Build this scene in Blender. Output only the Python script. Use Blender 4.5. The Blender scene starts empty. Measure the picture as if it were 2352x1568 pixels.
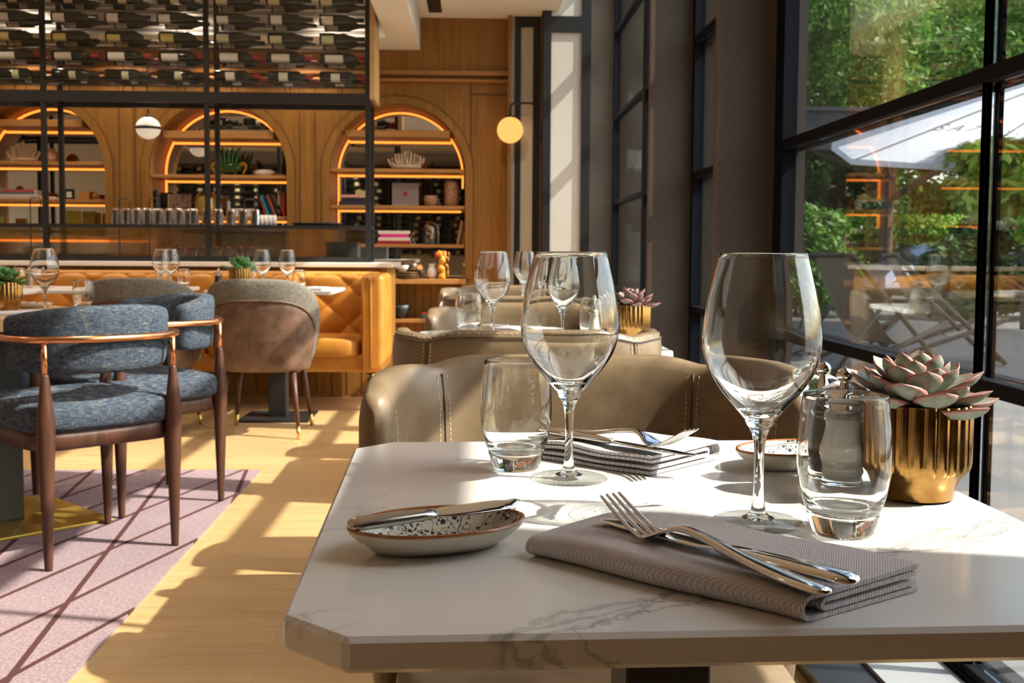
import bpy, math, random
import numpy as np
from mathutils import Vector, Matrix
PI = math.pi
R = math.radians
sc = bpy.context.scene
COL = sc.collection
random.seed(7)

# ------------------------------------------------------------------ camera
f_px, tilt, roll, yaw = 2500.0, R(3.649), 0.0065, 0.034
F = Vector((math.sin(yaw)*math.cos(tilt), math.cos(yaw)*math.cos(tilt), -math.sin(tilt)))
Rt = Vector((math.cos(yaw), -math.sin(yaw), 0))
U = Rt.cross(F)
R2 = Rt*math.cos(roll) + U*math.sin(roll)
U2 = U*math.cos(roll) - Rt*math.sin(roll)
cam_d = bpy.data.cameras.new('camera')
cam = bpy.data.objects.new('camera', cam_d); COL.objects.link(cam)
cam.matrix_world = Matrix(((R2.x, U2.x, -F.x, 0), (R2.y, U2.y, -F.y, 0), (R2.z, U2.z, -F.z, 0.975), (0, 0, 0, 1)))
cam_d.sensor_width = 36; cam_d.lens = f_px/2352*36; cam_d.shift_y = -47.56/2352
cam_d.clip_start = 0.02; cam_d.clip_end = 300
cam_d.dof.use_dof = True; cam_d.dof.focus_distance = 1.0; cam_d.dof.aperture_fstop = 20
sc.camera = cam

# ------------------------------------------------------------------ sky, sun, exposure
world = bpy.data.worlds.new('world'); sc.world = world; world.use_nodes = True
wn = world.node_tree; wn.nodes.clear()
sky = wn.nodes.new('ShaderNodeTexSky'); sky.sky_type = 'NISHITA'; sky.sun_disc = False
sky.sun_elevation = R(46); sky.sun_rotation = R(102); sky.air_density = 1.2; sky.dust_density = 2.5; sky.ozone_density = 1.0
bg = wn.nodes.new('ShaderNodeBackground'); bg.inputs[1].default_value = 0.5
wo = wn.nodes.new('ShaderNodeOutputWorld')
wn.links.new(sky.outputs[0], bg.inputs[0]); wn.links.new(bg.outputs[0], wo.inputs[0])
SUN_EL, SUN_AZ = R(46), R(-13.0)
sd = bpy.data.lights.new('sun', 'SUN'); sd.energy = 11.0; sd.angle = R(0.6); sd.color = (1.0, 0.93, 0.82)
so = bpy.data.objects.new('sun', sd); COL.objects.link(so)
tosun = Vector((math.cos(SUN_AZ)*math.cos(SUN_EL), math.sin(SUN_AZ)*math.cos(SUN_EL), math.sin(SUN_EL)))
so.rotation_euler = tosun.to_track_quat('Z', 'Y').to_euler(); so.location = (8, -3, 9)
sc.view_settings.view_transform = 'Standard'; sc.view_settings.look = 'None'
sc.view_settings.exposure = 0.28; sc.view_settings.gamma = 1.0; sc.view_settings.use_curve_mapping = False
cy = sc.cycles
cy.max_bounces = 14; cy.diffuse_bounces = 4; cy.glossy_bounces = 5; cy.transmission_bounces = 12; cy.transparent_max_bounces = 24
cy.sample_clamp_indirect = 6.0; cy.use_denoising = True; cy.caustics_refractive = True; cy.caustics_reflective = False
cy.blur_glossy = 0.3
sd.cycles.is_caustics_light = True

# ------------------------------------------------------------------ object helpers
def tag(o, label=None, cat=None, group=None, kind=None):
    if label: o['label'] = label
    if cat: o['category'] = cat
    if group: o['group'] = group
    if kind: o['kind'] = kind
    return o

def thing(name, label, cat, loc=(0, 0, 0), rz=0, group=None):
    o = bpy.data.objects.new(name, None); COL.objects.link(o)
    o.empty_display_size = 0.05
    o.location = loc; o.rotation_euler = (0, 0, rz)
    return tag(o, label, cat, group)

def kids(o):
    return list(o.children)

def copy_tree(o, parent=None):
    c = o.copy(); COL.objects.link(c); c.parent = parent
    for ch in kids(o):
        copy_tree(ch, c)
    return c

def dup(o, loc, rz=0.0, label=None, group=None, tilt=None):
    c = copy_tree(o)
    c.location = loc; c.rotation_euler = (tilt[0], tilt[1], rz) if tilt else (0, 0, rz)
    if label: c['label'] = label
    if group: c['group'] = group
    return c

class MB:
    def __init__(s): s.v = []; s.f = []; s.uv = None
    def add(s, vs, fs, M=None):
        b = len(s.v)
        if M is not None: vs = [tuple(M @ Vector(v)) for v in vs]
        s.v += [tuple(v) for v in vs]; s.f += [tuple(b+i for i in f) for f in fs]
        return s
    def box(s, x0, x1, y0, y1, z0, z1, M=None):
        vs = [(x0,y0,z0),(x1,y0,z0),(x1,y1,z0),(x0,y1,z0),(x0,y0,z1),(x1,y0,z1),(x1,y1,z1),(x0,y1,z1)]
        return s.add(vs, [(0,3,2,1),(4,5,6,7),(0,1,5,4),(1,2,6,5),(2,3,7,6),(3,0,4,7)], M)
    def lathe(s, prof, n=32, M=None, caps=True, star=None):
        vs, fs, rings = [], [], []
        for (r, z) in prof:
            if r < 1e-6:
                rings.append([len(vs)]); vs.append((0, 0, z))
            else:
                ring = []
                for k in range(n):
                    a = 2*PI*k/n; rr = r*(star(a, z) if star else 1)
                    ring.append(len(vs)); vs.append((rr*math.cos(a), rr*math.sin(a), z))
                rings.append(ring)
        for A, B in zip(rings[:-1], rings[1:]):
            for k in range(n):
                a0, a1 = A[k % len(A)], A[(k+1) % len(A)]; b0, b1 = B[k % len(B)], B[(k+1) % len(B)]
                if len(A) == 1 and len(B) == 1: continue
                if len(A) == 1: fs.append((a0, b1, b0))
                elif len(B) == 1: fs.append((a0, a1, b0))
                else: fs.append((a0, a1, b1, b0))
        if caps:
            if len(rings[0]) > 1: fs.append(tuple(reversed(rings[0])))
            if len(rings[-1]) > 1: fs.append(tuple(rings[-1]))
        return s.add(vs, fs, M)
    def tube(s, pts, r, n=10, closed=False, M=None):
        P = [Vector(p) for p in pts]; m = len(P)
        rs = r if isinstance(r, (list, tuple)) else [r]*m
        vs, fs = [], []
        up = None
        for i, p in enumerate(P):
            a = P[(i-1) % m] if (closed or i > 0) else p
            b = P[(i+1) % m] if (closed or i < m-1) else p
            t = (b-a).normalized()
            if up is None:
                up = Vector((0, 0, 1)) if abs(t.z) < 0.9 else Vector((1, 0, 0))
            u = (up - t*up.dot(t))
            if u.length < 1e-5: u = t.orthogonal()
            u.normalize(); w = t.cross(u); up = u
            for k in range(n):
                an = 2*PI*k/n
                vs.append(tuple(p + (u*math.cos(an) + w*math.sin(an))*rs[i]))
        for i in range(m if closed else m-1):
            for k in range(n):
                j = (i+1) % m
                fs.append((i*n+k, i*n+(k+1) % n, j*n+(k+1) % n, j*n+k))
        if not closed:
            fs.append(tuple(reversed(range(n)))); fs.append(tuple(range((m-1)*n, m*n)))
        return s.add(vs, fs, M)
    def bar(s, p, q, r, r2=None, n=10): return s.tube([p, q], [r, r2 if r2 is not None else r], n)
    def prism(s, pts, z0, z1, M=None):
        n = len(pts)
        vs = [(x, y, z0) for x, y in pts] + [(x, y, z1) for x, y in pts]
        fs = [tuple(reversed(range(n))), tuple(range(n, 2*n))] + [(i, (i+1) % n, n+(i+1) % n, n+i) for i in range(n)]
        return s.add(vs, fs, M)
    def loft(s, rings, M=None, cap=True, closed=True):
        n = len(rings[0]); vs = [v for r_ in rings for v in r_]; fs = []
        for i in range(len(rings)-1):
            for k in range(n if closed else n-1):
                fs.append((i*n+k, i*n+(k+1) % n, (i+1)*n+(k+1) % n, (i+1)*n+k))
        if cap:
            fs.append(tuple(reversed(range(n)))); fs.append(tuple(range((len(rings)-1)*n, len(rings)*n)))
        return s.add(vs, fs, M)
    def superq(s, c, a, b, h, e1=0.4, e2=0.4, nu=32, nv=14, M=None):
        def p(v, e): return math.copysign(abs(v)**e, v)
        vs, fs = [], []
        for i in range(nv+1):
            ph = -PI/2 + PI*i/nv
            for k in range(nu):
                th = 2*PI*k/nu
                vs.append((c[0]+a*p(math.cos(ph), e1)*p(math.cos(th), e2), c[1]+b*p(math.cos(ph), e1)*p(math.sin(th), e2), c[2]+h*p(math.sin(ph), e1)))
        for i in range(nv):
            for k in range(nu):
                fs.append((i*nu+k, i*nu+(k+1) % nu, (i+1)*nu+(k+1) % nu, (i+1)*nu+k))
        return s.add(vs, fs, M)
    def strip(s, pts, w, t, n=12, e=0.7, M=None, lat=(0, 1, 0)):
        """sweep a rounded flat section along pts; w, t half sizes per point; lateral axis fixed"""
        P = [Vector(p) for p in pts]; L = Vector(lat); rings = []
        for i, p in enumerate(P):
            a = P[max(i-1, 0)]; b = P[min(i+1, len(P)-1)]
            tg = (b-a).normalized(); nr = tg.cross(L).normalized()
            wi = w[i] if isinstance(w, (list, tuple)) else w; ti = t[i] if isinstance(t, (list, tuple)) else t
            ring = []
            for k in range(n):
                an = 2*PI*k/n; c, q = math.cos(an), math.sin(an)
                ring.append(tuple(p + L*(wi*math.copysign(abs(c)**e, c)) + nr*(ti*math.copysign(abs(q)**e, q))))
            rings.append(ring)
        return s.loft(rings, M)
    def build(s, name, mat, parent=None, smooth=True, bevel=0.0, seg=2, auto=None):
        me = bpy.data.meshes.new(name); me.from_pydata(s.v, [], s.f); me.validate(); me.update()
        o = bpy.data.objects.new(name, me); COL.objects.link(o)
        me.materials.append(mat)
        if smooth:
            me.polygons.foreach_set('use_smooth', [True]*len(me.polygons))
            if auto is not None: me.set_sharp_from_angle(angle=R(auto))
        if parent: o.parent = parent
        if bevel > 0:
            m = o.modifiers.new('bevel', 'BEVEL'); m.width = bevel; m.segments = seg; m.limit_method = 'ANGLE'; m.angle_limit = R(40)
            m.harden_normals = False
        return o

def struct(o): o['kind'] = 'structure'; return o
def Rz(a): return Matrix.Rotation(a, 4, 'Z')
def T(x, y, z): return Matrix.Translation((x, y, z))

# ------------------------------------------------------------------ materials
def new_mat(name):
    m = bpy.data.materials.new(name); m.use_nodes = True
    return m, m.node_tree, m.node_tree.nodes['Principled BSDF']
def P_(name, col, rough=0.5, metal=0.0, spec=0.5, **kw):
    m, nt, b = new_mat(name)
    b.inputs['Base Color'].default_value = (*col, 1); b.inputs['Roughness'].default_value = rough
    b.inputs['Metallic'].default_value = metal; b.inputs['Specular IOR Level'].default_value = spec
    for k, v in kw.items(): b.inputs[k].default_value = v
    return m
def coords(nt, scale=(1, 1, 1), rot=(0, 0, 0), kind='Object'):
    tc = nt.nodes.new('ShaderNodeTexCoord'); mp = nt.nodes.new('ShaderNodeMapping')
    mp.inputs['Scale'].default_value = scale; mp.inputs['Rotation'].default_value = rot
    nt.links.new(tc.outputs[kind], mp.inputs[0]); return mp.outputs[0]
def noise(nt, vec, scale, detail=4, rough=0.5, dist=0.0):
    n = nt.nodes.new('ShaderNodeTexNoise'); n.inputs['Scale'].default_value = scale; n.inputs['Detail'].default_value = detail
    n.inputs['Roughness'].default_value = rough; n.inputs['Distortion'].default_value = dist
    nt.links.new(vec, n.inputs['Vector']); return n.outputs[0]
def ramp(nt, fac, stops, interp='LINEAR'):
    r = nt.nodes.new('ShaderNodeValToRGB'); r.color_ramp.interpolation = interp
    e = r.color_ramp.elements
    while len(e) < len(stops): e.new(0.5)
    for el, (p, c) in zip(e, stops):
        el.position = p; el.color = (*c, 1) if len(c) == 3 else c
    nt.links.new(fac, r.inputs[0]); return r.outputs[0]
def mix(nt, fac, a, b, mode='MIX'):
    m = nt.nodes.new('ShaderNodeMix'); m.data_type = 'RGBA'; m.blend_type = mode
    if isinstance(fac, (int, float)): m.inputs[0].default_value = fac
    else: nt.links.new(fac, m.inputs[0])
    for i, v in ((6, a), (7, b)):
        if isinstance(v, tuple): m.inputs[i].default_value = (*v, 1)
        else: nt.links.new(v, m.inputs[i])
    return m.outputs[2]
def bump(nt, b, h, strength=0.3, dist=0.002):
    n = nt.nodes.new('ShaderNodeBump'); n.inputs['Strength'].default_value = strength; n.inputs['Distance'].default_value = dist
    nt.links.new(h, n.inputs['Height']); nt.links.new(n.outputs[0], b.inputs['Normal']); return n
def math_(nt, op, a, b=None):
    m = nt.nodes.new('ShaderNodeMath'); m.operation = op
    for i, v in ((0, a), (1, b)):
        if v is None: continue
        if isinstance(v, (int, float)): m.inputs[i].default_value = v
        else: nt.links.new(v, m.inputs[i])
    return m.outputs[0]

def wood(name, c1, c2, axis='X', scale=1.0, rough=0.45, spec=0.4):
    m, nt, b = new_mat(name)
    s = {'X': (1.2, 22, 22), 'Y': (22, 1.2, 22), 'Z': (22, 22, 1.2)}[axis]
    v = coords(nt, tuple(k*scale for k in s))
    n = noise(nt, v, 1.6, 6, 0.6, 0.6)
    c = ramp(nt, n, [(0.3, c1), (0.7, c2)])
    nt.links.new(c, b.inputs['Base Color']); b.inputs['Roughness'].default_value = rough; b.inputs['Specular IOR Level'].default_value = spec
    bump(nt, b, n, 0.15, 0.001)
    return m
def leather(name, c1, c2, rough=0.42, blot=7.0, spec=0.5):
    m, nt, b = new_mat(name)
    v = coords(nt)
    n = noise(nt, v, blot, 6, 0.65, 0.4)
    nt.links.new(ramp(nt, n, [(0.32, c1), (0.68, c2)]), b.inputs['Base Color'])
    b.inputs['Roughness'].default_value = rough; b.inputs['Specular IOR Level'].default_value = spec
    n2 = noise(nt, v, 260, 3, 0.6)
    bump(nt, b, n2, 0.12, 0.001)
    return m
def weave(name, c1, c2, c3=None, scale=1.0, rough=0.95, wh=0.5):
    m, nt, b = new_mat(name)
    v1 = coords(nt, (45*scale, 45*scale, 700*scale)); v2 = coords(nt, (520*scale, 520*scale, 40*scale))
    n1 = noise(nt, v1, 1.0, 3, 0.7); n2 = noise(nt, v2, 1.0, 3, 0.7)
    s = math_(nt, 'ADD', math_(nt, 'MULTIPLY', n1, wh), math_(nt, 'MULTIPLY', n2, 1-wh))
    st = [(0.38, c1), (0.52, c2)] + ([(0.64, c3)] if c3 else [])
    nt.links.new(ramp(nt, s, st), b.inputs['Base Color']); b.inputs['Roughness'].default_value = rough
    b.inputs['Specular IOR Level'].default_value = 0.15
    bump(nt, b, s, 0.4, 0.001)
    return m
def thin_glass(name, ior=1.5, tint=(0.97, 0.98, 0.97), gain=1.0, edge=None):
    m = bpy.data.materials.new(name); m.use_nodes = True; nt = m.node_tree; nt.nodes.clear()
    out = nt.nodes.new('ShaderNodeOutputMaterial'); tr = nt.nodes.new('ShaderNodeBsdfTransparent'); tr.inputs[0].default_value = (*tint, 1)
    gl = nt.nodes.new('ShaderNodeBsdfGlossy'); gl.inputs['Roughness'].default_value = 0.0
    fr = nt.nodes.new('ShaderNodeFresnel'); fr.inputs[0].default_value = ior
    ge = nt.nodes.new('ShaderNodeNewGeometry')
    # same reflectance whichever side of the thin sheet is seen
    mx = nt.nodes.new('ShaderNodeMixShader')
    ly = nt.nodes.new('ShaderNodeLayerWeight'); ly.inputs[0].default_value = 0.5
    fac = math_(nt, 'POWER', ly.outputs['Facing'], 5.0)
    if edge: nt.links.new(mix(nt, math_(nt, 'POWER', ly.outputs['Facing'], 6.0), tint, edge), tr.inputs[0])
    r0 = ((ior-1)/(ior+1))**2
    fac = math_(nt, 'MULTIPLY', fac, (1-r0)); fac = math_(nt, 'ADD', fac, r0); fac = math_(nt, 'MULTIPLY', fac, gain)
    nt.nodes.remove(fr); nt.nodes.remove(ge)
    nt.links.new(fac, mx.inputs[0]); nt.links.new(tr.outputs[0], mx.inputs[1]); nt.links.new(gl.outputs[0], mx.inputs[2]); nt.links.new(mx.outputs[0], out.inputs[0])
    return m
def emis(name, col, st):
    m = bpy.data.materials.new(name); m.use_nodes = True; nt = m.node_tree; nt.nodes.clear()
    out = nt.nodes.new('ShaderNodeOutputMaterial'); e = nt.nodes.new('ShaderNodeEmission')
    e.inputs[0].default_value = (*col, 1); e.inputs[1].default_value = st; nt.links.new(e.outputs[0], out.inputs[0])
    return m

M = {}
M['black'] = P_('black metal', (0.012, 0.012, 0.013), 0.4, 0.0, 0.5)
M['frame'] = P_('window frame metal', (0.009, 0.010, 0.014), 0.6, 0.0, 0.03)
M['white'] = P_('white paint', (0.78, 0.75, 0.70), 0.7)
M['ceil'] = P_('ceiling paint', (0.80, 0.76, 0.70), 0.8)
M['cream'] = P_('cream paint', (0.70, 0.64, 0.55), 0.8)
M['chrome'] = P_('chrome', (0.80, 0.78, 0.75), 0.08, 1.0)
M['steel'] = P_('brushed steel', (0.50, 0.48, 0.45), 0.22, 1.0)
M['copper'] = P_('copper tube', (0.72, 0.34, 0.16), 0.22, 1.0)
M['brass'] = P_('brass', (0.80, 0.55, 0.18), 0.28, 1.0)
M['goldbase'] = P_('gold base plate', (0.55, 0.40, 0.08), 0.35, 0.8)
M['darkpost'] = P_('dark green grey post', (0.03, 0.038, 0.035), 0.45)
M['thin'] = thin_glass('thin clear glass', 1.5, (0.985, 0.99, 0.985), 0.55, (0.22, 0.24, 0.23))
M['thick'] = thin_glass('thick mill glass', 1.5, (0.97, 0.98, 0.97), 1.3, (0.04, 0.045, 0.04))
M['foot'] = thin_glass('clear glass foot', 1.5, (0.985, 0.99, 0.985), 0.9)
M['dimthin'] = thin_glass('thin bar glass', 1.5, (0.93, 0.93, 0.92), 2.2)
M['pane'] = thin_glass('window pane', 1.55, (0.95, 0.965, 0.955), 1.5)
M['rackpane'] = thin_glass('rack pane', 1.5, (0.98, 0.98, 0.98), 0.6)
M['glass'] = P_('solid glass', (0.98, 0.99, 0.98), 0.0, 0.0, 0.5, **{'Transmission Weight': 1.0, 'IOR': 1.48})
M['mirror'] = P_('mirror', (0.72, 0.72, 0.70), 0.02, 1.0)
M['led'] = emis('warm led strip', (1.0, 0.235, 0.03), 2.1)
M['globe'] = emis('lit opal globe', (1.0, 0.47, 0.12), 1.15)
M['opal'] = P_('white opal glass', (0.85, 0.80, 0.72), 0.25, 0.0, 0.5, **{'Emission Color': (1, 0.86, 0.66, 1), 'Emission Strength': 0.35})
M['oakwall'] = wood('oak veneer wall', (0.205, 0.088, 0.016), (0.31, 0.142, 0.030), 'Z', 1.0, 0.42)
M['oakshelf'] = wood('oak shelf', (0.30, 0.13, 0.035), (0.45, 0.21, 0.06), 'X', 1.0, 0.45)
M['walnut'] = wood('dark walnut', (0.045, 0.017, 0.010), (0.105, 0.042, 0.024), 'Z', 1.3, 0.4)
M['oaktop'] = wood('oak table top', (0.42, 0.24, 0.10), (0.58, 0.36, 0.16), 'X', 1.0, 0.4)
M['taupe'] = leather('taupe leather', (0.130, 0.085, 0.047), (0.25, 0.175, 0.105), 0.38)
M['brownleather'] = leather('brown leather', (0.060, 0.030, 0.019), (0.19, 0.105, 0.070), 0.5, 11)
M['tan'] = leather('tan leather', (0.40, 0.155, 0.016), (0.55, 0.23, 0.034), 0.42, 5)
M['blue'] = weave('blue tweed', (0.013, 0.021, 0.044), (0.048, 0.072, 0.108), (0.27, 0.24, 0.19), 1.0, 0.95, 0.68)
M['greyfab'] = weave('grey melange fabric', (0.075, 0.065, 0.052), (0.17, 0.15, 0.125), (0.36, 0.33, 0.28), 1.0, 0.95, 0.35)
M['stitch'] = P_('cream thread', (0.62, 0.50, 0.34), 0.8)
M['seam'] = P_('dark seam', (0.06, 0.038, 0.02), 0.6)
M['linen'] = None
m, nt, b = new_mat('off white linen panel')
n = noise(nt, coords(nt, (260, 260, 30)), 1.0, 3); nt.links.new(ramp(nt, n, [(0.3, (0.50, 0.47, 0.43)), (0.7, (0.60, 0.57, 0.52))]), b.inputs['Base Color']); b.inputs['Roughness'].default_value = 0.9
M['linen'] = m
m, nt, b = new_mat('dark taupe column cloth')
n = noise(nt, coords(nt, (300, 300, 40)), 1.0, 3); nt.links.new(ramp(nt, n, [(0.3, (0.060, 0.047, 0.037)), (0.7, (0.088, 0.070, 0.055))]), b.inputs['Base Color']); b.inputs['Roughness'].default_value = 0.85
M['column'] = m
# floor planks
m, nt, b = new_mat('oak plank floor')
v = coords(nt)
br = nt.nodes.new('ShaderNodeTexBrick'); br.inputs['Scale'].default_value = 1.0; br.inputs['Brick Width'].default_value = 1.35; br.inputs['Row Height'].default_value = 0.19
br.inputs['Mortar Size'].default_value = 0.0012; br.inputs['Color1'].default_value = (0.9, 0.9, 0.9, 1); br.inputs['Color2'].default_value = (1.0, 1.0, 1.0, 1); br.inputs['Mortar'].default_value = (0.7, 0.7, 0.7, 1)
br.offset = 0.37; nt.links.new(v, br.inputs['Vector'])
n = noise(nt, coords(nt, (1.6, 16, 1)), 1.5, 7, 0.62, 1.2)
c = ramp(nt, n, [(0.25, (0.44, 0.265, 0.115)), (0.5, (0.55, 0.36, 0.17)), (0.75, (0.61, 0.41, 0.20))])
c = mix(nt, 1.0, c, br.outputs[0], 'MULTIPLY')
nt.links.new(c, b.inputs['Base Color']); b.inputs['Roughness'].default_value = 0.34; b.inputs['Specular IOR Level'].default_value = 0.45
bump(nt, b, n, 0.05, 0.001)
M['floor'] = m
# marble
m, nt, b = new_mat('white marble stone')
v = coords(nt)
wv = noise(nt, v, 3.1, 7, 0.62, 1.6)
d = math_(nt, 'ABSOLUTE', math_(nt, 'SUBTRACT', wv, 0.5))
vein = ramp(nt, d, [(0.0, (1, 1, 1)), (0.010, (0.25, 0.25, 0.25)), (0.03, (0, 0, 0))])
patch = ramp(nt, noise(nt, v, 2.3, 2), [(0.56, (0, 0, 0)), (0.68, (1, 1, 1))])
vf = mix(nt, 1.0, vein, patch, 'MULTIPLY')
sxm = nt.nodes.new('ShaderNodeSeparateXYZ'); nt.links.new(v, sxm.inputs[0])
tl_ = math_(nt, 'ADD', math_(nt, 'SUBTRACT', sxm.outputs[1], math_(nt, 'MULTIPLY', sxm.outputs[0], 0.575)), 0.235)
for sc_n, amp, wdt, off in ((7.0, 0.13, 0.0011, 0.0), (11.0, 0.11, 0.0008, 0.012), (16.0, 0.10, 0.0016, -0.008), (9.0, 0.16, 0.0007, 0.02)):
    nz_ = noise(nt, v, sc_n, 6, 0.62, 0.5)
    q_ = math_(nt, 'ABSOLUTE', math_(nt, 'ADD', math_(nt, 'ADD', tl_, off), math_(nt, 'MULTIPLY', math_(nt, 'SUBTRACT', nz_, 0.5), amp)))
    vf = mix(nt, ramp(nt, q_, [(0.0, (0.6,)*3), (wdt*1.6, (0.22,)*3), (wdt*4, (0, 0, 0))]), vf, (1, 1, 1))
c = mix(nt, vf, (0.70, 0.685, 0.66), (0.26, 0.25, 0.25))
nt.links.new(c, b.inputs['Base Color']); b.inputs['Roughness'].default_value = 0.16; b.inputs['Specular IOR Level'].default_value = 0.5
M['marble'] = m
M['quartz'] = P_('white counter stone', (0.72, 0.68, 0.62), 0.2)
# rug
m, nt, b = new_mat('mauve patterned rug')
tc = nt.nodes.new('ShaderNodeTexCoord'); sx = nt.nodes.new('ShaderNodeSeparateXYZ'); nt.links.new(tc.outputs['Object'], sx.inputs[0])
def lines(ang, period, off, half):
    a = R(ang); u = math_(nt, 'ADD', math_(nt, 'MULTIPLY', sx.outputs[0], -math.sin(a)), math_(nt, 'MULTIPLY', sx.outputs[1], math.cos(a)))
    u = math_(nt, 'ADD', math_(nt, 'DIVIDE', u, period), off); fr = math_(nt, 'FRACT', u)
    dd = math_(nt, 'ABSOLUTE', math_(nt, 'SUBTRACT', fr, 0.5))
    return math_(nt, 'LESS_THAN', dd, half/period), u
l1, u1 = lines(74, 0.205, 0.30, 0.0085)
l2, u2 = lines(97, 0.33, 0.25, 0.0085)
ln = math_(nt, 'MAXIMUM', l1, l2)
n = noise(nt, coords(nt), 110, 5, 0.75)
base = ramp(nt, n, [(0.35, (0.20, 0.135, 0.15)), (0.65, (0.37, 0.28, 0.305))])
c = mix(nt, ln, base, (0.085, 0.035, 0.035))
nt.links.new(c, b.inputs['Base Color']); b.inputs['Roughness'].default_value = 0.95; b.inputs['Specular IOR Level'].default_value = 0.1
bump(nt, b, n, 0.5, 0.003)
M['rug'] = m
# napkin cloth
m, nt, b = new_mat('grey napkin cloth')
ck = nt.nodes.new('ShaderNodeTexWave'); ck.inputs['Scale'].default_value = 190; ck.inputs['Distortion'].default_value = 0.4; ck.bands_direction = 'X'
nt.links.new(coords(nt, rot=(0, 0, R(20))), ck.inputs[0])
ck2 = nt.nodes.new('ShaderNodeTexWave'); ck2.inputs['Scale'].default_value = 190; ck2.bands_direction = 'Y'; nt.links.new(coords(nt, rot=(0, 0, R(20))), ck2.inputs[0])
s = math_(nt, 'MULTIPLY', ck.outputs[1], ck2.outputs[1])
nt.links.new(ramp(nt, s, [(0.0, (0.42, 0.39, 0.40)), (0.5, (0.70, 0.67, 0.68))]), b.inputs['Base Color']); b.inputs['Roughness'].default_value = 0.95; b.inputs['Specular IOR Level'].default_value = 0.1
bump(nt, b, s, 0.5, 0.0006)
M['napkin'] = m
# dish glazes
m, nt, b = new_mat('cream glaze with brown rim')
tc = nt.nodes.new('ShaderNodeTexCoord'); sx = nt.nodes.new('ShaderNodeSeparateXYZ'); nt.links.new(tc.outputs['Object'], sx.inputs[0])
c = ramp(nt, math_(nt, 'MULTIPLY', sx.outputs[2], 20.0), [(0.0, (0.55, 0.50, 0.40)), (0.375, (0.62, 0.58, 0.48)), (0.415, (0.28, 0.10, 0.02)), (0.50, (0.30, 0.11, 0.025))])
nt.links.new(c, b.inputs['Base Color']); b.inputs['Roughness'].default_value = 0.12
M['dish'] = m
m, nt, b = new_mat('blue floral glaze')
v = coords(nt)
d = math_(nt, 'ABSOLUTE', math_(nt, 'SUBTRACT', noise(nt, v, 75, 2, 0.5, 1.5), 0.5))
l = math_(nt, 'LESS_THAN', d, 0.022)
vo = nt.nodes.new('ShaderNodeTexVoronoi'); vo.inputs['Scale'].default_value = 150; nt.links.new(v, vo.inputs['Vector'])
sp = math_(nt, 'LESS_THAN', vo.outputs['Distance'], 0.33)
pt = math_(nt, 'GREATER_THAN', noise(nt, v, 45, 2), 0.52); sp = math_(nt, 'MULTIPLY', sp, pt)
c = mix(nt, math_(nt, 'MAXIMUM', l, sp), (0.62, 0.60, 0.53), (0.015, 0.03, 0.05))
nt.links.new(c, b.inputs['Base Color']); b.inputs['Roughness'].default_value = 0.1
M['floral'] = m
# gold glaze
m, nt, b = new_mat('gold glazed pot')
n = noise(nt, coords(nt), 60, 5, 0.7)
nt.links.new(ramp(nt, n, [(0.3, (0.30, 0.15, 0.04)), (0.7, (0.47, 0.26, 0.085))]), b.inputs['Base Color']); b.inputs['Metallic'].default_value = 1.0
nt.links.new(ramp(nt, n, [(0.3, (0.16,)*3), (0.7, (0.28,)*3)]), b.inputs['Roughness'])
bump(nt, b, noise(nt, coords(nt), 180, 3), 0.15, 0.0005)
M['gold'] = m
M['soil'] = P_('dark soil', (0.03, 0.02, 0.012), 0.95)
# succulent leaf, pink towards its rim (UV.x = distance from midrib)
def leafmat(name, a, bcol, rim):
    m, nt, b = new_mat(name)
    uv = nt.nodes.new('ShaderNodeUVMap'); uv.uv_map = 'UVMap'; sx = nt.nodes.new('ShaderNodeSeparateXYZ'); nt.links.new(uv.outputs[0], sx.inputs[0])
    n = noise(nt, coords(nt), 90, 3)
    base = ramp(nt, n, [(0.3, a), (0.7, bcol)])
    f = ramp(nt, sx.outputs[0], [(0.55, (0, 0, 0)), (0.95, (1, 1, 1))])
    nt.links.new(mix(nt, f, base, rim), b.inputs['Base Color']); b.inputs['Roughness'].default_value = 0.5
    b.inputs['Subsurface Weight'].default_value = 0.0
    return m
M['succ'] = leafmat('grey green succulent leaf', (0.17, 0.21, 0.15), (0.28, 0.30, 0.25), (0.44, 0.17, 0.15))
M['succred'] = leafmat('red tipped succulent leaf', (0.16, 0.18, 0.12), (0.25, 0.19, 0.17), (0.30, 0.07, 0.10))
M['succgreen'] = leafmat('green succulent leaf', (0.05, 0.17, 0.05), (0.10, 0.26, 0.08), (0.10, 0.22, 0.05))
def foliage(name, c1, c2, c3):
    m, nt, b = new_mat(name)
    g = nt.nodes.new('ShaderNodeNewGeometry')
    c = ramp(nt, g.outputs['Random Per Island'], [(0.0, c1), (0.5, c2), (1.0, c3)])
    nt.links.new(c, b.inputs['Base Color']); b.inputs['Roughness'].default_value = 0.5; b.inputs['Specular IOR Level'].default_value = 0.3
    tl = nt.nodes.new('ShaderNodeBsdfTranslucent'); nt.links.new(c, tl.inputs[0])
    mx = nt.nodes.new('ShaderNodeMixShader'); mx.inputs[0].default_value = 0.35
    nt.links.new(b.outputs[0], mx.inputs[1]); nt.links.new(tl.outputs[0], mx.inputs[2]); nt.links.new(mx.outputs[0], nt.nodes['Material Output'].inputs[0])
    return m
M['leafmid'] = foliage('mid green leaves', (0.05, 0.13, 0.02), (0.12, 0.26, 0.04), (0.24, 0.40, 0.08))
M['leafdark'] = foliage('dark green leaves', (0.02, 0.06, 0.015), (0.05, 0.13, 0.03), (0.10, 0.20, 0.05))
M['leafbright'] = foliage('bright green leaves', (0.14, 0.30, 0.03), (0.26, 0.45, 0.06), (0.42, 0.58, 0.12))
M['bark'] = wood('bark', (0.05, 0.035, 0.025), (0.13, 0.10, 0.07), 'Z', 0.4, 0.9)
m, nt, b = new_mat('grey stone paving')
v = coords(nt)
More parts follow.
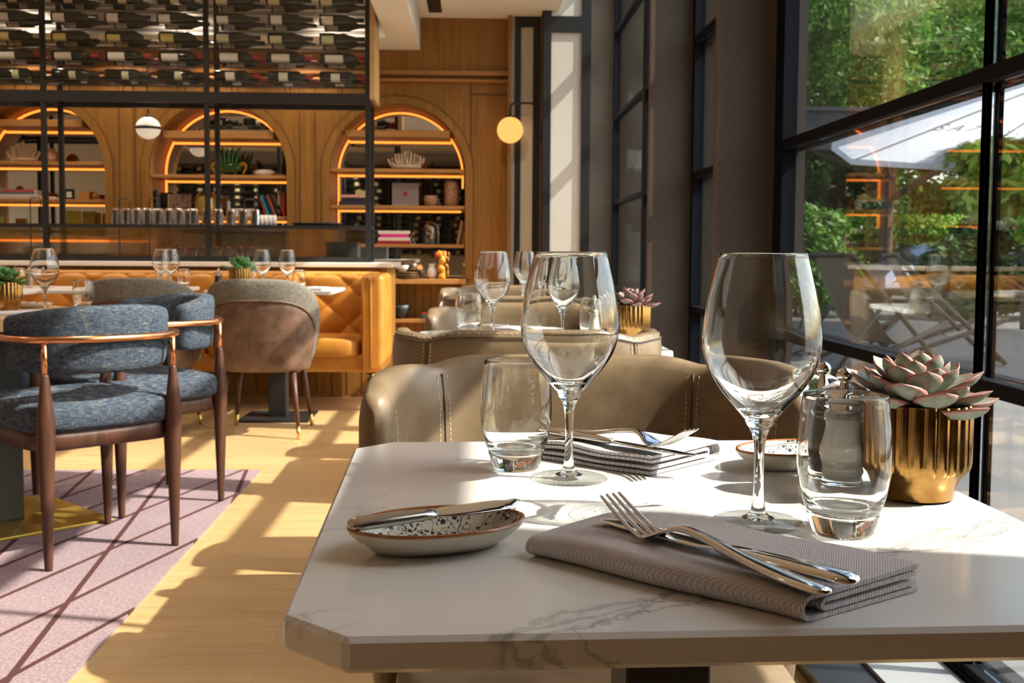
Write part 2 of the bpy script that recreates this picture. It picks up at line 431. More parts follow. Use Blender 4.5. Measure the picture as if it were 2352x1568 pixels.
br = nt.nodes.new('ShaderNodeTexBrick'); br.inputs['Scale'].default_value = 1.0; br.inputs['Brick Width'].default_value = 0.6; br.inputs['Row Height'].default_value = 0.3; br.inputs['Mortar Size'].default_value = 0.006
br.inputs['Color1'].default_value = (0.10, 0.10, 0.10, 1); br.inputs['Color2'].default_value = (0.14, 0.14, 0.135, 1); br.inputs['Mortar'].default_value = (0.10, 0.10, 0.10, 1); nt.links.new(v, br.inputs['Vector'])
nt.links.new(mix(nt, 0.5, br.outputs[0], ramp(nt, noise(nt, v, 3, 5), [(0.3, (0.08, 0.08, 0.085)), (0.7, (0.16, 0.155, 0.15))])), b.inputs['Base Color']); b.inputs['Roughness'].default_value = 0.8
M['paving'] = m
m = bpy.data.materials.new('parasol canvas'); m.use_nodes = True; nt = m.node_tree; b = nt.nodes['Principled BSDF']
b.inputs['Base Color'].default_value = (0.82, 0.83, 0.86, 1); b.inputs['Roughness'].default_value = 0.9
tl = nt.nodes.new('ShaderNodeBsdfTranslucent'); tl.inputs[0].default_value = (0.85, 0.87, 0.92, 1); mx = nt.nodes.new('ShaderNodeMixShader'); mx.inputs[0].default_value = 0.5
nt.links.new(b.outputs[0], mx.inputs[1]); nt.links.new(tl.outputs[0], mx.inputs[2]); nt.links.new(mx.outputs[0], nt.nodes['Material Output'].inputs[0])
M['canvas'] = m
M['bottle'] = P_('dark bottle glass', (0.008, 0.011, 0.007), 0.12, 0.0, 0.6)
M['label_white'] = P_('white paper label', (0.82, 0.79, 0.70), 0.7)
M['label_cream'] = P_('cream paper label', (0.62, 0.55, 0.33), 0.7)
M['label_green'] = P_('pale green paper label', (0.62, 0.65, 0.44), 0.7)
M['label_yellow'] = P_('yellow paper label', (0.70, 0.60, 0.22), 0.7)
M['red'] = P_('red foil', (0.42, 0.02, 0.015), 0.4)
M['darkfoil'] = P_('dark foil', (0.02, 0.02, 0.02), 0.4)
M['ivory'] = P_('ivory coral', (0.62, 0.45, 0.30), 0.7)
M['ceramic'] = P_('white ceramic', (0.72, 0.68, 0.62), 0.25)
def col(name, c, r=0.6, **k):
    if name not in M: M[name] = P_(name, c, r, **k)
    return M[name]

# reeded glass panels
m, nt, b = new_mat('reeded glass'); b.inputs['Transmission Weight'].default_value = 1.0; b.inputs['Roughness'].default_value = 0.10; b.inputs['IOR'].default_value = 1.12
b.inputs['Base Color'].default_value = (0.85, 0.78, 0.68, 1)
wv = nt.nodes.new('ShaderNodeTexWave'); wv.inputs['Scale'].default_value = 42; wv.bands_direction = 'X'; nt.links.new(coords(nt), wv.inputs[0]); bump(nt, b, wv.outputs[1], 1.0, 0.01)
M['reeded'] = m

# ================================================================== STRUCTURE
WX = 1.10            # window plane
YW = 8.60            # arch wall plane
FX0, FX1, FY0 = -6.0, 1.10, -2.6
HC = 2.78
struct(MB().box(FX0, FX1+0.06, FY0, YW+0.6, -0.12, 0.0).build('floor', M['floor'], smooth=False))
# ceiling: main slab with the zone by the windows raised
struct(MB().box(FX0, 0.62, FY0, YW+0.6, HC, HC+0.12).build('ceiling', M['ceil'], smooth=False))
struct(MB().box(0.62, WX+0.2, FY0, YW+0.6, 3.45, 3.57).box(0.60, 0.66, FY0, YW, HC+0.12, 3.45).build('trim_1', M['column'], smooth=False))
struct(MB().box(-6.0, -0.66, 8.10, YW, 2.53, HC).box(-0.66, -0.436, 5.2, YW, 2.53, HC).build('trim_2', M['ceil'], smooth=False))       # bulkhead over the bar
struct(MB().box(FX0-0.1, FX0, FY0, YW+0.6, 0, HC).build('wall_left', M['cream'], smooth=False))
struct(MB().box(FX0, WX+0.2, FY0-0.1, FY0, 0, 3.5).build('wall_front', M['cream'], smooth=False))
# solid pilaster wall beside and behind the camera on the window side
struct(MB().box(WX-0.12, WX+0.30, FY0, 0.56, 0, 3.5).build('wall_right', M['column'], smooth=False))

# ---- arch wall
ARCH = [(-0.611, 1), (-2.002, 2), (-3.403, 3)]
AR, ASP, ABOT = 0.527, 1.585, 0.756
def arch_pts(cx, r, zs, zb, n=28):
    return [(cx+r, zb)] + [(cx+r*math.cos(a), zs+r*math.sin(a)) for a in [PI*k/n for k in range(n+1)]] + [(cx-r, zb)]
wm = MB()
edges = [0.30] + [(-0.611-2.002)/2, (-2.002-3.403)/2, -4.15]
ztop = HC
for i, (cx, _) in enumerate(ARCH):
    xr, xl = edges[i], edges[i+1]
    ap = arch_pts(cx, AR, ASP, ABOT)[1:-1]
    top = []
    for (x, z) in ap:
        t = (cx+AR-x)/(2*AR)
        top.append((xr + (xl-xr)*t, ztop))
    vs = [(x, YW, z) for x, z in ap] + [(x, YW, z) for x, z in top]
    n = len(ap)
    wm.add(vs, [(k, k+1, n+k+1, n+k) for k in range(n-1)])
    wm.add([(cx+AR, YW, ABOT), (cx+AR, YW, ASP), (xr, YW, ztop), (xr, YW, ABOT)], [(0, 1, 2, 3)])
    wm.add([(cx-AR, YW, ABOT), (cx-AR, YW, ASP), (xl, YW, ztop), (xl, YW, ABOT)], [(3, 2, 1, 0)])
    # below the opening
    wm.add([(cx+AR, YW, 0), (cx+AR, YW, ABOT), (xr, YW, ABOT), (xr, YW, 0)], [(0, 1, 2, 3)])
    wm.add([(cx-AR, YW, 0), (cx-AR, YW, ABOT), (xl, YW, ABOT), (xl, YW, 0)], [(3, 2, 1, 0)])
wm.box(-6.0, -4.15, YW, YW+0.1, 0, HC)
struct(wm.build('wall_back', M['oakwall'], smooth=False))
struct(MB().box(-6.0, 0.30, YW+0.42, YW+0.5, 0, HC).build('wall_behind', M['oakwall'], smooth=False))
# cornice mouldings and panel grooves
struct(MB().box(-6, 0.25, YW-0.035, YW, 2.335, 2.375).box(-6, 0.25, YW-0.055, YW, 2.285, 2.305).build('trim_3', M['oakshelf'], smooth=False, bevel=0.006))
g = MB()
for x in (-0.04, -1.25, -1.37, -2.64, -2.76, -0.75+0.0):
    if x == -0.75: continue
    g.box(x-0.004, x+0.004, YW-0.006, YW+0.001, 0.76, 2.28)
g.box(-0.04, 0.235, YW-0.006, YW+0.001, 2.19, 2.198)
struct(g.build('trim_4', P_('groove', (0.10, 0.045, 0.012), 0.8), smooth=False))
# linen pillars in the far right corner
for k, (x0, x1, y0) in enumerate([(0.27, 0.50, 8.52), (0.505, 0.86, 8.30)]):
    struct(MB().box(x0, x1, y0, YW+0.3, 0, 3.45).build('trim_%d' % (5+k), M['linen'], smooth=False))
fr = MB()
fr.box(0.505, 0.565, 8.285, 8.30, 0, 3.45).box(0.795, 0.865, 8.285, 8.30, 0, 3.45).box(0.565, 0.795, 8.285, 8.30, 2.62, 2.74)
fr.box(0.30, 0.345, 8.505, 8.52, 0, 3.45).box(0.44, 0.50, 8.505, 8.52, 0, 3.45).box(0.345, 0.44, 8.505, 8.52, 2.70, 2.80)
fr.box(0.495, 0.505, 8.30, 8.33, 0, 3.45)
struct(fr.build('trim_7', M['black'], smooth=False))
struct(MB().box(0.245, 0.27, YW-0.14, YW, 0, HC).box(0.498, 0.506, 8.33, 8.5, 0, 3.4).build('trim_8', M['oakwall'], smooth=False))

# ---- window wall: dark columns, frames, panes
COLS = [3.96, 5.50, 8.70]
for k, y in enumerate(COLS):
    o = MB().box(0.882, WX+0.10, y, y+0.07, 0, 3.45).build('trim_%d' % (9+k), M['column'], smooth=False)
    struct(o)
struct(MB().box(0.872, 0.884, 3.955, 4.0, 0, 3.45).box(0.872, 0.884, 5.495, 5.54, 0, 3.45).build('trim_13', col('edge bronze', (0.07, 0.04, 0.025), 0.5), smooth=False))
BAYS = [(0.56, 2.34), (2.34, 3.96), (4.03, 5.50), (5.57, 7.10), (7.10, 8.70)]
ZS = [0.05, 0.69, 1.36, 2.03, 2.70, 3.37]
for k, (y0, y1) in enumerate(BAYS):
    w = bpy.data.objects.new('window_%d' % (k+1), None); COL.objects.link(w); struct(w); w.location = (WX, (y0+y1)/2, 0)
    f = MB(); yc = (y0+y1)/2
    for z in ZS:
        f.box(-0.012, 0.035, y0-yc, y1-yc, z-0.017, z+0.017); f.box(0.045, 0.085, y0-yc, y1-yc, z-0.016, z+0.016)
    f.box(-0.02, 0.06, y0-yc, y1-yc, 0.0, 0.05); f.box(-0.02, 0.06, y0-yc, y1-yc, 3.37, 3.45)
    wide = 0.035 if k else 0.02
    if k in (0, 1):
        e = y1 if k == 0 else y0
        f.box(-0.004, 0.010, e-yc-0.012, e-yc+0.012, 0, 3.4); f.box(0.022, 0.036, e-yc-0.012, e-yc+0.012, 0, 3.4)
    if k: f.box(-0.015, 0.04, y1-yc-0.10 if k == 1 else y1-yc-0.045, y1-yc, 0, 3.45)
    if k >= 2: f.box(-0.015, 0.04, y0-yc, y0-yc+0.045, 0, 3.45)
    f.build('window_frame', M['frame'], w, smooth=False, bevel=0.003)
    p = MB()
    for z0, z1 in zip(ZS[:-1], ZS[1:]):
        p.box(0.012, 0.018, y0-yc+0.005, y1-yc-0.005, z0+0.018, z1-0.018)
        p.add([(0.060, y0-yc, z0+0.01), (0.060, y1-yc, z0+0.01), (0.060, y1-yc, z1-0.01), (0.060, y0-yc, z1-0.01)], [(0, 1, 2, 3)])
    p.build('window_pane', M['pane'], w, smooth=False)
# sill / floor trench along the glass
struct(MB().box(0.76, 0.90, 0.8, 8.3, 0.0, 0.03).build('baseboard_right', M['black'], smooth=False))
struct(MB().box(0.90, 1.075, 0.8, 8.3, 0.0, 0.04).build('trim_14', P_('grey stone sill', (0.26, 0.27, 0.28), 0.4), smooth=False))
# ceiling slot
struct(MB().box(-0.36, -0.26, 6.9, 8.4, HC-0.004, HC).build('trim_15', M['black'], smooth=False))

# ================================================================== TABLEWARE BUILDERS
def spl(pts, m=6):
    """Catmull-Rom through 2-D / 3-D points"""
    P = [np.array(p, float) for p in pts]; P = [2*P[0]-P[1]] + P + [2*P[-1]-P[-2]]; out = []
    for i in range(1, len(P)-2):
        for k in range(m):
            t = k/m
            out.append(tuple(0.5*((2*P[i]) + (-P[i-1]+P[i+1])*t + (2*P[i-1]-5*P[i]+4*P[i+1]-P[i+2])*t*t + (-P[i-1]+3*P[i]-3*P[i+1]+P[i+2])*t**3)))
    out.append(tuple(P[-2])); return [(max(a[0], 0.0),) + tuple(a[1:]) for a in out] if len(pts[0]) == 2 else out

def wine_glass(label, loc, group=None, n=48):
    t = thing('wine_glass', label, 'wine glass', loc, 0, group)
    o = [(0.0015, 0.0795), (0.0075, 0.0815), (0.0135, 0.088), (0.0225, 0.0985), (0.034, 0.112), (0.0435, 0.128), (0.0484, 0.147), (0.0475, 0.168), (0.0435, 0.192), (0.0357, 0.2238)]
    i = [(0.0345, 0.2238), (0.0425, 0.192), (0.0465, 0.168), (0.0474, 0.147), (0.0425, 0.129), (0.0328, 0.1145), (0.0205, 0.1022), (0.0105, 0.0945), (0.0, 0.0925)]
    MB().lathe(spl(o)+[(0.0354, 0.2247), (0.0351, 0.225), (0.0348, 0.2247)]+spl(i), n, caps=False).build('bowl', M['glass'], t)
    MB().lathe([(0, 0.004)]+spl([(0.0135, 0.0043), (0.0085, 0.0075), (0.0055, 0.014), (0.0042, 0.03), (0.0040, 0.05), (0.0050, 0.068), (0.0080, 0.078), (0.0125, 0.086), (0.009, 0.0915)])+[(0, 0.092)], n, caps=False).build('stem', M['glass'], t)
    MB().lathe([(0, 0.0)]+[(0.037, 0.0), (0.0388, 0.0009), (0.037, 0.0017)]+spl([(0.030, 0.0019), (0.020, 0.0026), (0.010, 0.0048)])+[(0, 0.006)], n, caps=False).build('foot', M['foot'], t)
    return t

def tumbler(label, loc, group=None, n=48):
    t = thing('water_tumbler', label, 'tumbler', loc, 0, group)
    o = [(0.0285, 0.0175), (0.0330, 0.030), (0.0360, 0.045), (0.0373, 0.060), (0.0365, 0.082), (0.0334, 0.1115)]
    i = [(0.0320, 0.1115), (0.0352, 0.082), (0.0360, 0.060), (0.0347, 0.045), (0.0312, 0.031), (0.0240, 0.0215), (0.012, 0.0195)]
    MB().lathe(spl(o)+[(0.0331, 0.1125), (0.0327, 0.113), (0.0323, 0.1125)]+spl(i)+[(0, 0.0193)], n, caps=False).build('glass_wall', M['glass'], t)
    MB().lathe([(0, 0.0012), (0.018, 0.0008), (0.0235, 0.0), (0.0253, 0.003), (0.0282, 0.0150), (0.0290, 0.0185), (0.022, 0.0187), (0, 0.0187)], n, caps=False).build('glass_base', M['glass'], t)
    return t

def mill(label, loc, core, group=None, rz=0):
    t = thing('spice_mill', label, 'mill', loc, rz, group)
    o = [(0, 0.0), (0.020, 0.0), (0.0218, 0.004), (0.0205, 0.013), (0.0195, 0.0165), (0.0212, 0.021), (0.0203, 0.026), (0.0232, 0.034), (0.0238, 0.040), (0.0212, 0.050), (0.0182, 0.061), (0.0180, 0.068), (0.0203, 0.0715), (0.0203, 0.076), (0.0180, 0.0795)]
    MB().lathe([(max(r, 0), z) for r, z in o[:1]]+spl(o[1:], 4)+[(0, 0.0797)], 32, caps=False).build('glass_body', M['glass'], t)
    MB().lathe([(0, 0.0805)]+spl([(0.017, 0.081), (0.0232, 0.0855), (0.0240, 0.092), (0.0205, 0.0985), (0.0125, 0.1030), (0.0065, 0.1060)], 5)+[(0, 0.1065)], 32, caps=False).build('glass_head', M['glass'], t)
    MB().lathe([(0, 0.010), (0.0125, 0.010), (0.0135, 0.020), (0.0150, 0.034), (0.0155, 0.042), (0.0130, 0.060), (0.0135, 0.072), (0, 0.072)], 28, caps=False).build('filling', core, t)
    MB().lathe([(0, 0.072), (0.013, 0.072), (0.013, 0.088), (0.004, 0.089), (0.0025, 0.106), (0, 0.106)], 20, caps=False).build('grinder', M['chrome'], t)
    MB().superq((0, 0, 0.1115), 0.0074, 0.0074, 0.0074, 1, 1, 20, 12).build('ball_knob', M['chrome'], t)
    return t

def rosette(R0, H, n, mat, parent, seed, wid=0.25, name='leaf_rosette'):
    rnd = random.Random(seed); vs, fs, uvs = [], [], []
    S = [0, 0.15, 0.32, 0.5, 0.66, 0.8, 0.9, 0.965, 1.0]
    Wp = [0.42, 0.60, 0.80, 0.97, 1.0, 0.84, 0.52, 0.20, 0.02]
    K = 12
    for i in range(n):
        q = i/(n-1); az = i*2.399963 + rnd.uniform(-.1, .1)
        el0 = R(5 + 66*q**1.6 + rnd.uniform(-5, 5)); Ln = R0*(1.0 - 0.58*q**1.1)*rnd.uniform(.86, 1.10); W = Ln*wid*rnd.uniform(.9, 1.1)*(1+0.25*q); th = 0.055*R0
        base = Vector((0, 0, H*q*0.55)); curl = R(38 - 10*q)
        pos = Vector((0.004, 0, 0)); e = el0 - curl*0.25; b = len(vs); prev = 0
        for si, s in enumerate(S):
            if si:
                dl = (S[si]-prev)*Ln; e = el0 - curl*0.3 + curl*s**2.0
                pos = pos + Vector((math.cos(e), 0, math.sin(e)))*dl; prev = S[si]
            w = W*Wp[si]; t_ = th*(0.75+0.4*math.sin(PI*min(s*1.1, 1)))*(1 if s < .85 else max(0.06, (1-s)/.15))
            nrm = Vector((-math.sin(e), 0, math.cos(e)))
            for k in range(K):
                a = 2*PI*k/K; cx_, sz = math.cos(a), math.sin(a)
                off = nrm*((t_*0.35*sz if sz > 0 else t_*1.0*sz) + 0.28*w*cx_*cx_) + Vector((0, cx_*w, 0))
                p = base + Matrix.Rotation(az, 3, 'Z') @ (pos+off)
                vs.append(tuple(p)); uvs.append((max(abs(cx_)**1.6, s**7), s))
        ns = len(S)
        for si in range(ns-1):
            for k in range(K):
                fs.append((b+si*K+k, b+si*K+(k+1) % K, b+(si+1)*K+(k+1) % K, b+(si+1)*K+k))
        fs.append(tuple(b+(ns-1)*K+k for k in range(K)))
    me = bpy.data.meshes.new(name); me.from_pydata(vs, [], fs); me.update()
    ul = me.uv_layers.new(name='UVMap'); li = np.zeros(len(me.loops), dtype=np.int32); me.loops.foreach_get('vertex_index', li)
    ul.data.foreach_set('uv', np.array(uvs, dtype=np.float32)[li].ravel())
    me.polygons.foreach_set('use_smooth', [True]*len(me.polygons)); me.materials.append(mat)
    o = bpy.data.objects.new(name, me); COL.objects.link(o); o.parent = parent
    return o

def pot(label, loc, leaf, seed, s=1.0, R0=0.078, n=40, rz=0.0, group=None, gold=None):
    t = thing('potted_succulent', label, 'potted plant', loc, rz, group)
    def star(a, z):
        k = max(0.0, min(1.0, (z/s-0.027)/0.005))
        return 1 - 0.06*k*(1-abs(math.cos(a*12))**0.7)
    o = [(0, 0.0008), (0.031, 0.0), (0.0345, 0.002), (0.0365, 0.012), (0.0395, 0.019), (0.0450, 0.026), (0.0482, 0.030), (0.0492, 0.036), (0.0492, 0.086), (0.0480, 0.089), (0.0462, 0.089), (0.0455, 0.086), (0.0455, 0.078)]
    MB().lathe([(r*s, z*s) for r, z in o], 224, caps=False, star=star).build('pot', gold or M['gold'], t, auto=40)
    MB().lathe([(0, 0.080*s), (0.0452*s, 0.079*s)], 24, caps=False).build('soil', M['soil'], t)
    r = rosette(R0*s, 0.042*s, n, leaf, t, seed); r.location = (0, 0, 0.083*s)
    return t

def ring_loop(sx, sy, z, a, b, n=56):
    out = []
    for k in range(n):
        th = 2*PI*k/n; c, s_ = math.cos(th), math.sin(th)
        out.append((a*sx*math.copysign(abs(c)**0.92, c), b*sy*math.copysign(abs(s_)**1.15, s_), z))
    return out
def bread_dish(label, loc, rz, inner=None, group=None):
    t = thing('bread_dish', label, 'dish', loc, rz, group)
    a, b = 0.0695, 0.046; K = 0.74
    MB().loft([ring_loop(.68, .44, 0.0*K, a, b), ring_loop(.71, .50, 0.002*K, a, b), ring_loop(.86, .78, 0.012*K, a, b), ring_loop(.97, .96, 0.022*K, a, b), ring_loop(1, 1, 0.0262*K, a, b), ring_loop(.995, .99, 0.0292*K, a, b), ring_loop(.975, .965, 0.0298*K, a, b), ring_loop(.955, .935, 0.0285*K, a, b), ring_loop(.945, .92, 0.0272*K, a, b)], cap=False).add([(x, y, 0.0003) for x, y, z in ring_loop(.70, .46, 0, a, b)], [tuple(reversed(range(56)))]).build('dish_body', M['dish'], t)
    MB().loft([ring_loop(.946, .922, 0.0275*K, a, b), ring_loop(.92, .88, 0.022*K, a, b), ring_loop(.80, .68, 0.010*K, a, b), ring_loop(.62, .42, 0.0052*K, a, b), ring_loop(.3, .2, 0.0042*K, a, b), ring_loop(.01, .01, 0.004*K, a, b)], cap=False).build('dish_inside', inner or M['floral'], t)
    return t

def fork(label, p, q, zc=0.0, group=None, lift=0.022, roll_=0.0):
    """handle end p (x,y,z), tine tips q (x,y,z)"""
    p, q = Vector(p), Vector(q); L = (q-p).length; d = q-p
    t = thing('dinner_fork', label, 'fork', p, math.atan2(d.y, d.x), group)
    t.rotation_euler = (roll_, -math.asin(max(-1, min(1, (d.z-lift)/L))), math.atan2(d.y, d.x))
    k = L/0.2
    hp = spl([(0, 0, 0.002), (0.02, 0, 0.0025), (0.06, 0, 0.006), (0.10, 0, 0.0125), (0.122, 0, 0.0145), (0.135, 0, 0.011), (0.145, 0, 0.006), (0.152, 0, 0.0035)], 4)
    def W(x): return np.interp(x, [0, .006, .03, .07, .10, .12, .132, .142, .152], [.0035, .0075, .0090, .0062, .0038, .0034, .0055, .0108, .0122])
    def H(x): return np.interp(x, [0, .01, .07, .12, .14, .152], [.0015, .0026, .0026, .0024, .0013, .0010])
    MB().strip([(x*k, y, z*k) for x, y, z in hp], [W(x) for x, y, z in hp], [H(x) for x, y, z in hp]).build('fork_handle', M['chrome'], t)
    for j in range(4):
        y0 = (j-1.5)*0.0066
        tp = spl([(0.150, y0, 0.0036), (0.158, y0, 0.0048), (0.168, y0*.98, 0.0085), (0.180, y0*.95, 0.0145), (0.190, y0*.92, 0.020), (0.1985, y0*.9, 0.0245)], 3)
        w = [np.interp(i/(len(tp)-1), [0, .2, .8, 1], [.0027, .0019, .0015, .0007]) for i in range(len(tp))]
        MB().strip([(x*k, y, z*k) for x, y, z in tp], w, [.0011]*len(tp), n=8).build('tine', M['chrome'], t)
    return t

def knife(label, p, q, group=None, roll_=0.0, mat=None, wk=1.0):
    p, q = Vector(p), Vector(q); d = q-p; L = d.length; k = L/0.213
    t = thing('table_knife', label, 'knife', p, 0, group)
    t.rotation_euler = (roll_, -math.asin(d.z/L), math.atan2(d.y, d.x))
    xs = [0, .003, .012, .05, .085, .098, .104]
    MB().strip([(x*k, 0, 0) for x in xs], [.003*wk, .0065*wk, .0088*wk, .0080*wk, .0068*wk, .0062*wk, .004*wk], [.0015, .0032, .0042, .0042, .0038, .003, .0012], n=14, e=.85).build('knife_handle', mat or M['chrome'], t)
    xs = [.098, .104, .115, .15, .18, .197, .207, .213]
    pts = [(x*k, (-.0 if x < .12 else -.0012) + (0.003 if x > .2 else 0), 0) for x in xs]
    MB().strip(pts, [.0035*wk, .006*wk, .0082*wk, .0092*wk, .0090*wk, .0070*wk, .0042*wk, .0006], [.0011]*5+[.0009, .0007, .0004], n=10, e=.9).build('knife_blade', M['chrome'], t)
    return t

def napkin(label, A, B, C, D, z, h=0.019, flip=False, group=None, name='folded_napkin', seed=1, NU=26):
    """folded cloth: long edge A-B, short open end B-C; loops of the fold along A-B (or along D-C when flip)"""
    c = (Vector(A)+Vector(B)+Vector(C)+Vector(D))/4
    t = thing(name, label, 'napkin', (c.x, c.y, z), 0, group)
    A, B, C, D = [Vector(p)-c for p in (A, B, C, D)]
    rnd = random.Random(seed); ph = [rnd.uniform(0, 6) for _ in range(4)]
    def ribbon(path, th):
        n = len(path); Lp, Rp = [], []
        for i, (v, zz) in enumerate(path):
            a = path[max(0, i-1)]; b_ = path[min(n-1, i+1)]
            dx, dz = (b_[0]-a[0])*0.13, b_[1]-a[1]; l = math.hypot(dx, dz) or 1
            nx, nz = -dz/l, dx/l
            Lp.append((v+nx*th/0.13, zz+nz*th)); Rp.append((v-nx*th/0.13, zz-nz*th))
        return Lp+Rp[::-1]
    def arcpath(v0, v1, za, zb, loopv):
        zc, r = (za+zb)/2, (zb-za)/2
        p = [(v0+(v1-v0)*k/10, za) for k in range(11)]
        p += [(v1-(r*1.15/0.13)*math.sin(PI*k/8), zc-r*math.cos(PI*k/8)) for k in range(1, 8)]
        p += [(v1+(v0-v1)*k/10, zb) for k in range(11)]
        return p
    outer = ribbon(arcpath(1.0, 0.07, 0.0022, h-0.002, 0), 0.0016)
    inner = ribbon(arcpath(0.985, 0.20, 0.0022+(h-.004)*.30, 0.0022+(h-.004)*.70, 0), 0.0015)
    mb = MB()
    for j, prof in enumerate((outer, inner)):
        rings = []
        for i in range(NU+1):
            u = i/NU; ring = []
            for (v, zz) in prof:
                vv = 1-v if flip else v
                P = (A*(1-u)+B*u)*(1-vv) + (D*(1-u)+C*u)*vv
                wob = 0.0012*math.sin(5*u+ph[0]+3*v)*zz/h + 0.0008*math.sin(11*u+ph[1])*zz/h
                puff = 0.0025*math.sin(PI*u)*math.sin(PI*min(max(vv, 0), 1))*(zz/h)
                drop = 1.0 - (0.12*(1-u)**6)
                ring.append((P.x+0.0012*math.sin(9*u+ph[2]+j), P.y+0.0012*math.sin(8*u+ph[3]+j), max(0.0004, zz*drop+wob+puff)))
            rings.append(ring)
        mb.loft(rings)
    mb.build('cloth', M['napkin'], t, auto=50)
    return t

# ================================================================== TABLES
def table_top_pts(w, d, ch):
    a, b_ = w/2, d/2
    return [(-a+ch, -b_), (a-ch, -b_), (a, -b_+ch), (a, b_-ch), (a-ch, b_), (-a+ch, b_), (-a, b_-ch), (-a, -b_+ch)]
def dining_table(label, cx, cyy, w, d, rz=0.0, top='marble', base='black', ch=0.042, th=0.022, post=0.076, group=None, bp=0.40):
    t = thing('dining_table', label, 'table', (cx, cyy, 0), rz, group)
    MB().prism(table_top_pts(w, d, ch), 0.75-th, 0.75).build('tabletop', M[top], t, smooth=False, bevel=0.0032, seg=1)
    MB().box(-post/2, post/2, -post/2, post/2, 0.018 if base == 'gold' else 0.012, 0.75-th).build('pedestal', M['darkpost'] if base == 'gold' else M['black'], t, smooth=False, bevel=0.003)
    MB().box(-bp/2, bp/2, -bp/2, bp/2, 0.0082 if base == 'gold' else 0.0, 0.018 if base == 'gold' else 0.012).build('base_plate', M['goldbase'] if base == 'gold' else M['black'], t, smooth=False, bevel=0.002)
    return t
TA = R(1.9)
dining_table('white marble table with clipped corners nearest the viewer', 0.168, 0.958, 0.592, 0.655, TA)
dining_table('white marble table behind the nearest table, laid by the window', 0.150, 2.755, 0.60, 0.66, R(1))
dining_table('white marble table furthest along the window row', 0.150, 4.560, 0.60, 0.66, R(1))
dining_table('square oak topped table on gold base plate at the left edge', -1.68, 3.87, 0.70, 0.70, R(45), 'oaktop', 'gold', 0.02, 0.045, 0.12, bp=0.56)
dining_table('white topped table in front of the tan banquette, right of the pair', -1.14, 6.34, 0.70, 0.66, 0, 'quartz', 'black', 0.01, 0.022, 0.10)
dining_table('white topped table at the banquette behind the left grey chair', -2.02, 6.34, 0.70, 0.66, 0, 'quartz', 'black', 0.01, 0.022, 0.10)
dining_table('white topped table at the banquette, furthest left', -2.74, 6.22, 0.70, 0.80, 0, 'quartz', 'black', 0.01, 0.022, 0.10)

# ================================================================== CHAIRS
def sweep_wall(mb, path, t, zb, zt, e=0.55, n=18, lean=0.0, endcap=4, off=0.0, zref=None):
    P = [Vector((x, y)) for x, y in path]; m = len(P)
    zb = zb if isinstance(zb, (list, tuple)) else [zb]*m; zt = zt if isinstance(zt, (list, tuple)) else [zt]*m
    zref = zref if zref is not None else max(zt)
    st = []
    t0 = (P[0]-P[1]).normalized(); t1 = (P[-1]-P[-2]).normalized()
    for k in range(endcap, 0, -1):
        d = math.sin(PI/2*k/endcap); s = math.cos(PI/2*k/endcap)
        st.append((P[0]+t0*(t/2*d), -t0, max(s, .04), zb[0], zt[0]))
    for i in range(m):
        tg = (P[min(i+1, m-1)]-P[max(i-1, 0)]).normalized(); st.append((P[i], tg, 1.0, zb[i], zt[i]))
    for k in range(1, endcap+1):
        d = math.sin(PI/2*k/endcap); s = math.cos(PI/2*k/endcap)
        st.append((P[-1]+t1*(t/2*d), t1, max(s, .04), zb[-1], zt[-1]))
    rings = []
    for p, tg, s, b_, u in st:
        nr = Vector((tg.y, -tg.x)); hh = (u-b_)/2 - t/2*(1-s); ring = []
        for k in range(n):
            a = 2*PI*k/n; c, q = math.cos(a), math.sin(a)
            o = t/2*s*math.copysign(abs(c)**e, c)+off; z = (b_+u)/2 + hh*math.copysign(abs(q)**(e*.55), q)
            sh = lean*(z-zref)
            ring.append((p.x+nr.x*(o+sh), p.y+nr.y*(o+sh), z))
        rings.append(ring)
    mb.loft(rings); return mb

def arc_path(hw, back, front, n=40, e=0.62, span=1.0):
    """U open towards +y: from (-hw, front) round the back at y=-back to (hw, front)"""
    out = []
    for i in range(n+1):
        a = PI + PI*i/n
        out.append((hw*math.copysign(abs(math.cos(a))**e, math.cos(a)), back*math.copysign(abs(math.sin(a))**e, math.sin(a))))
    k = max(1, int(abs(front)/0.03))
    return [(-hw, front-front*i/k) for i in range(k)] + out + [(hw, front*(i+1)/k) for i in range(k)]

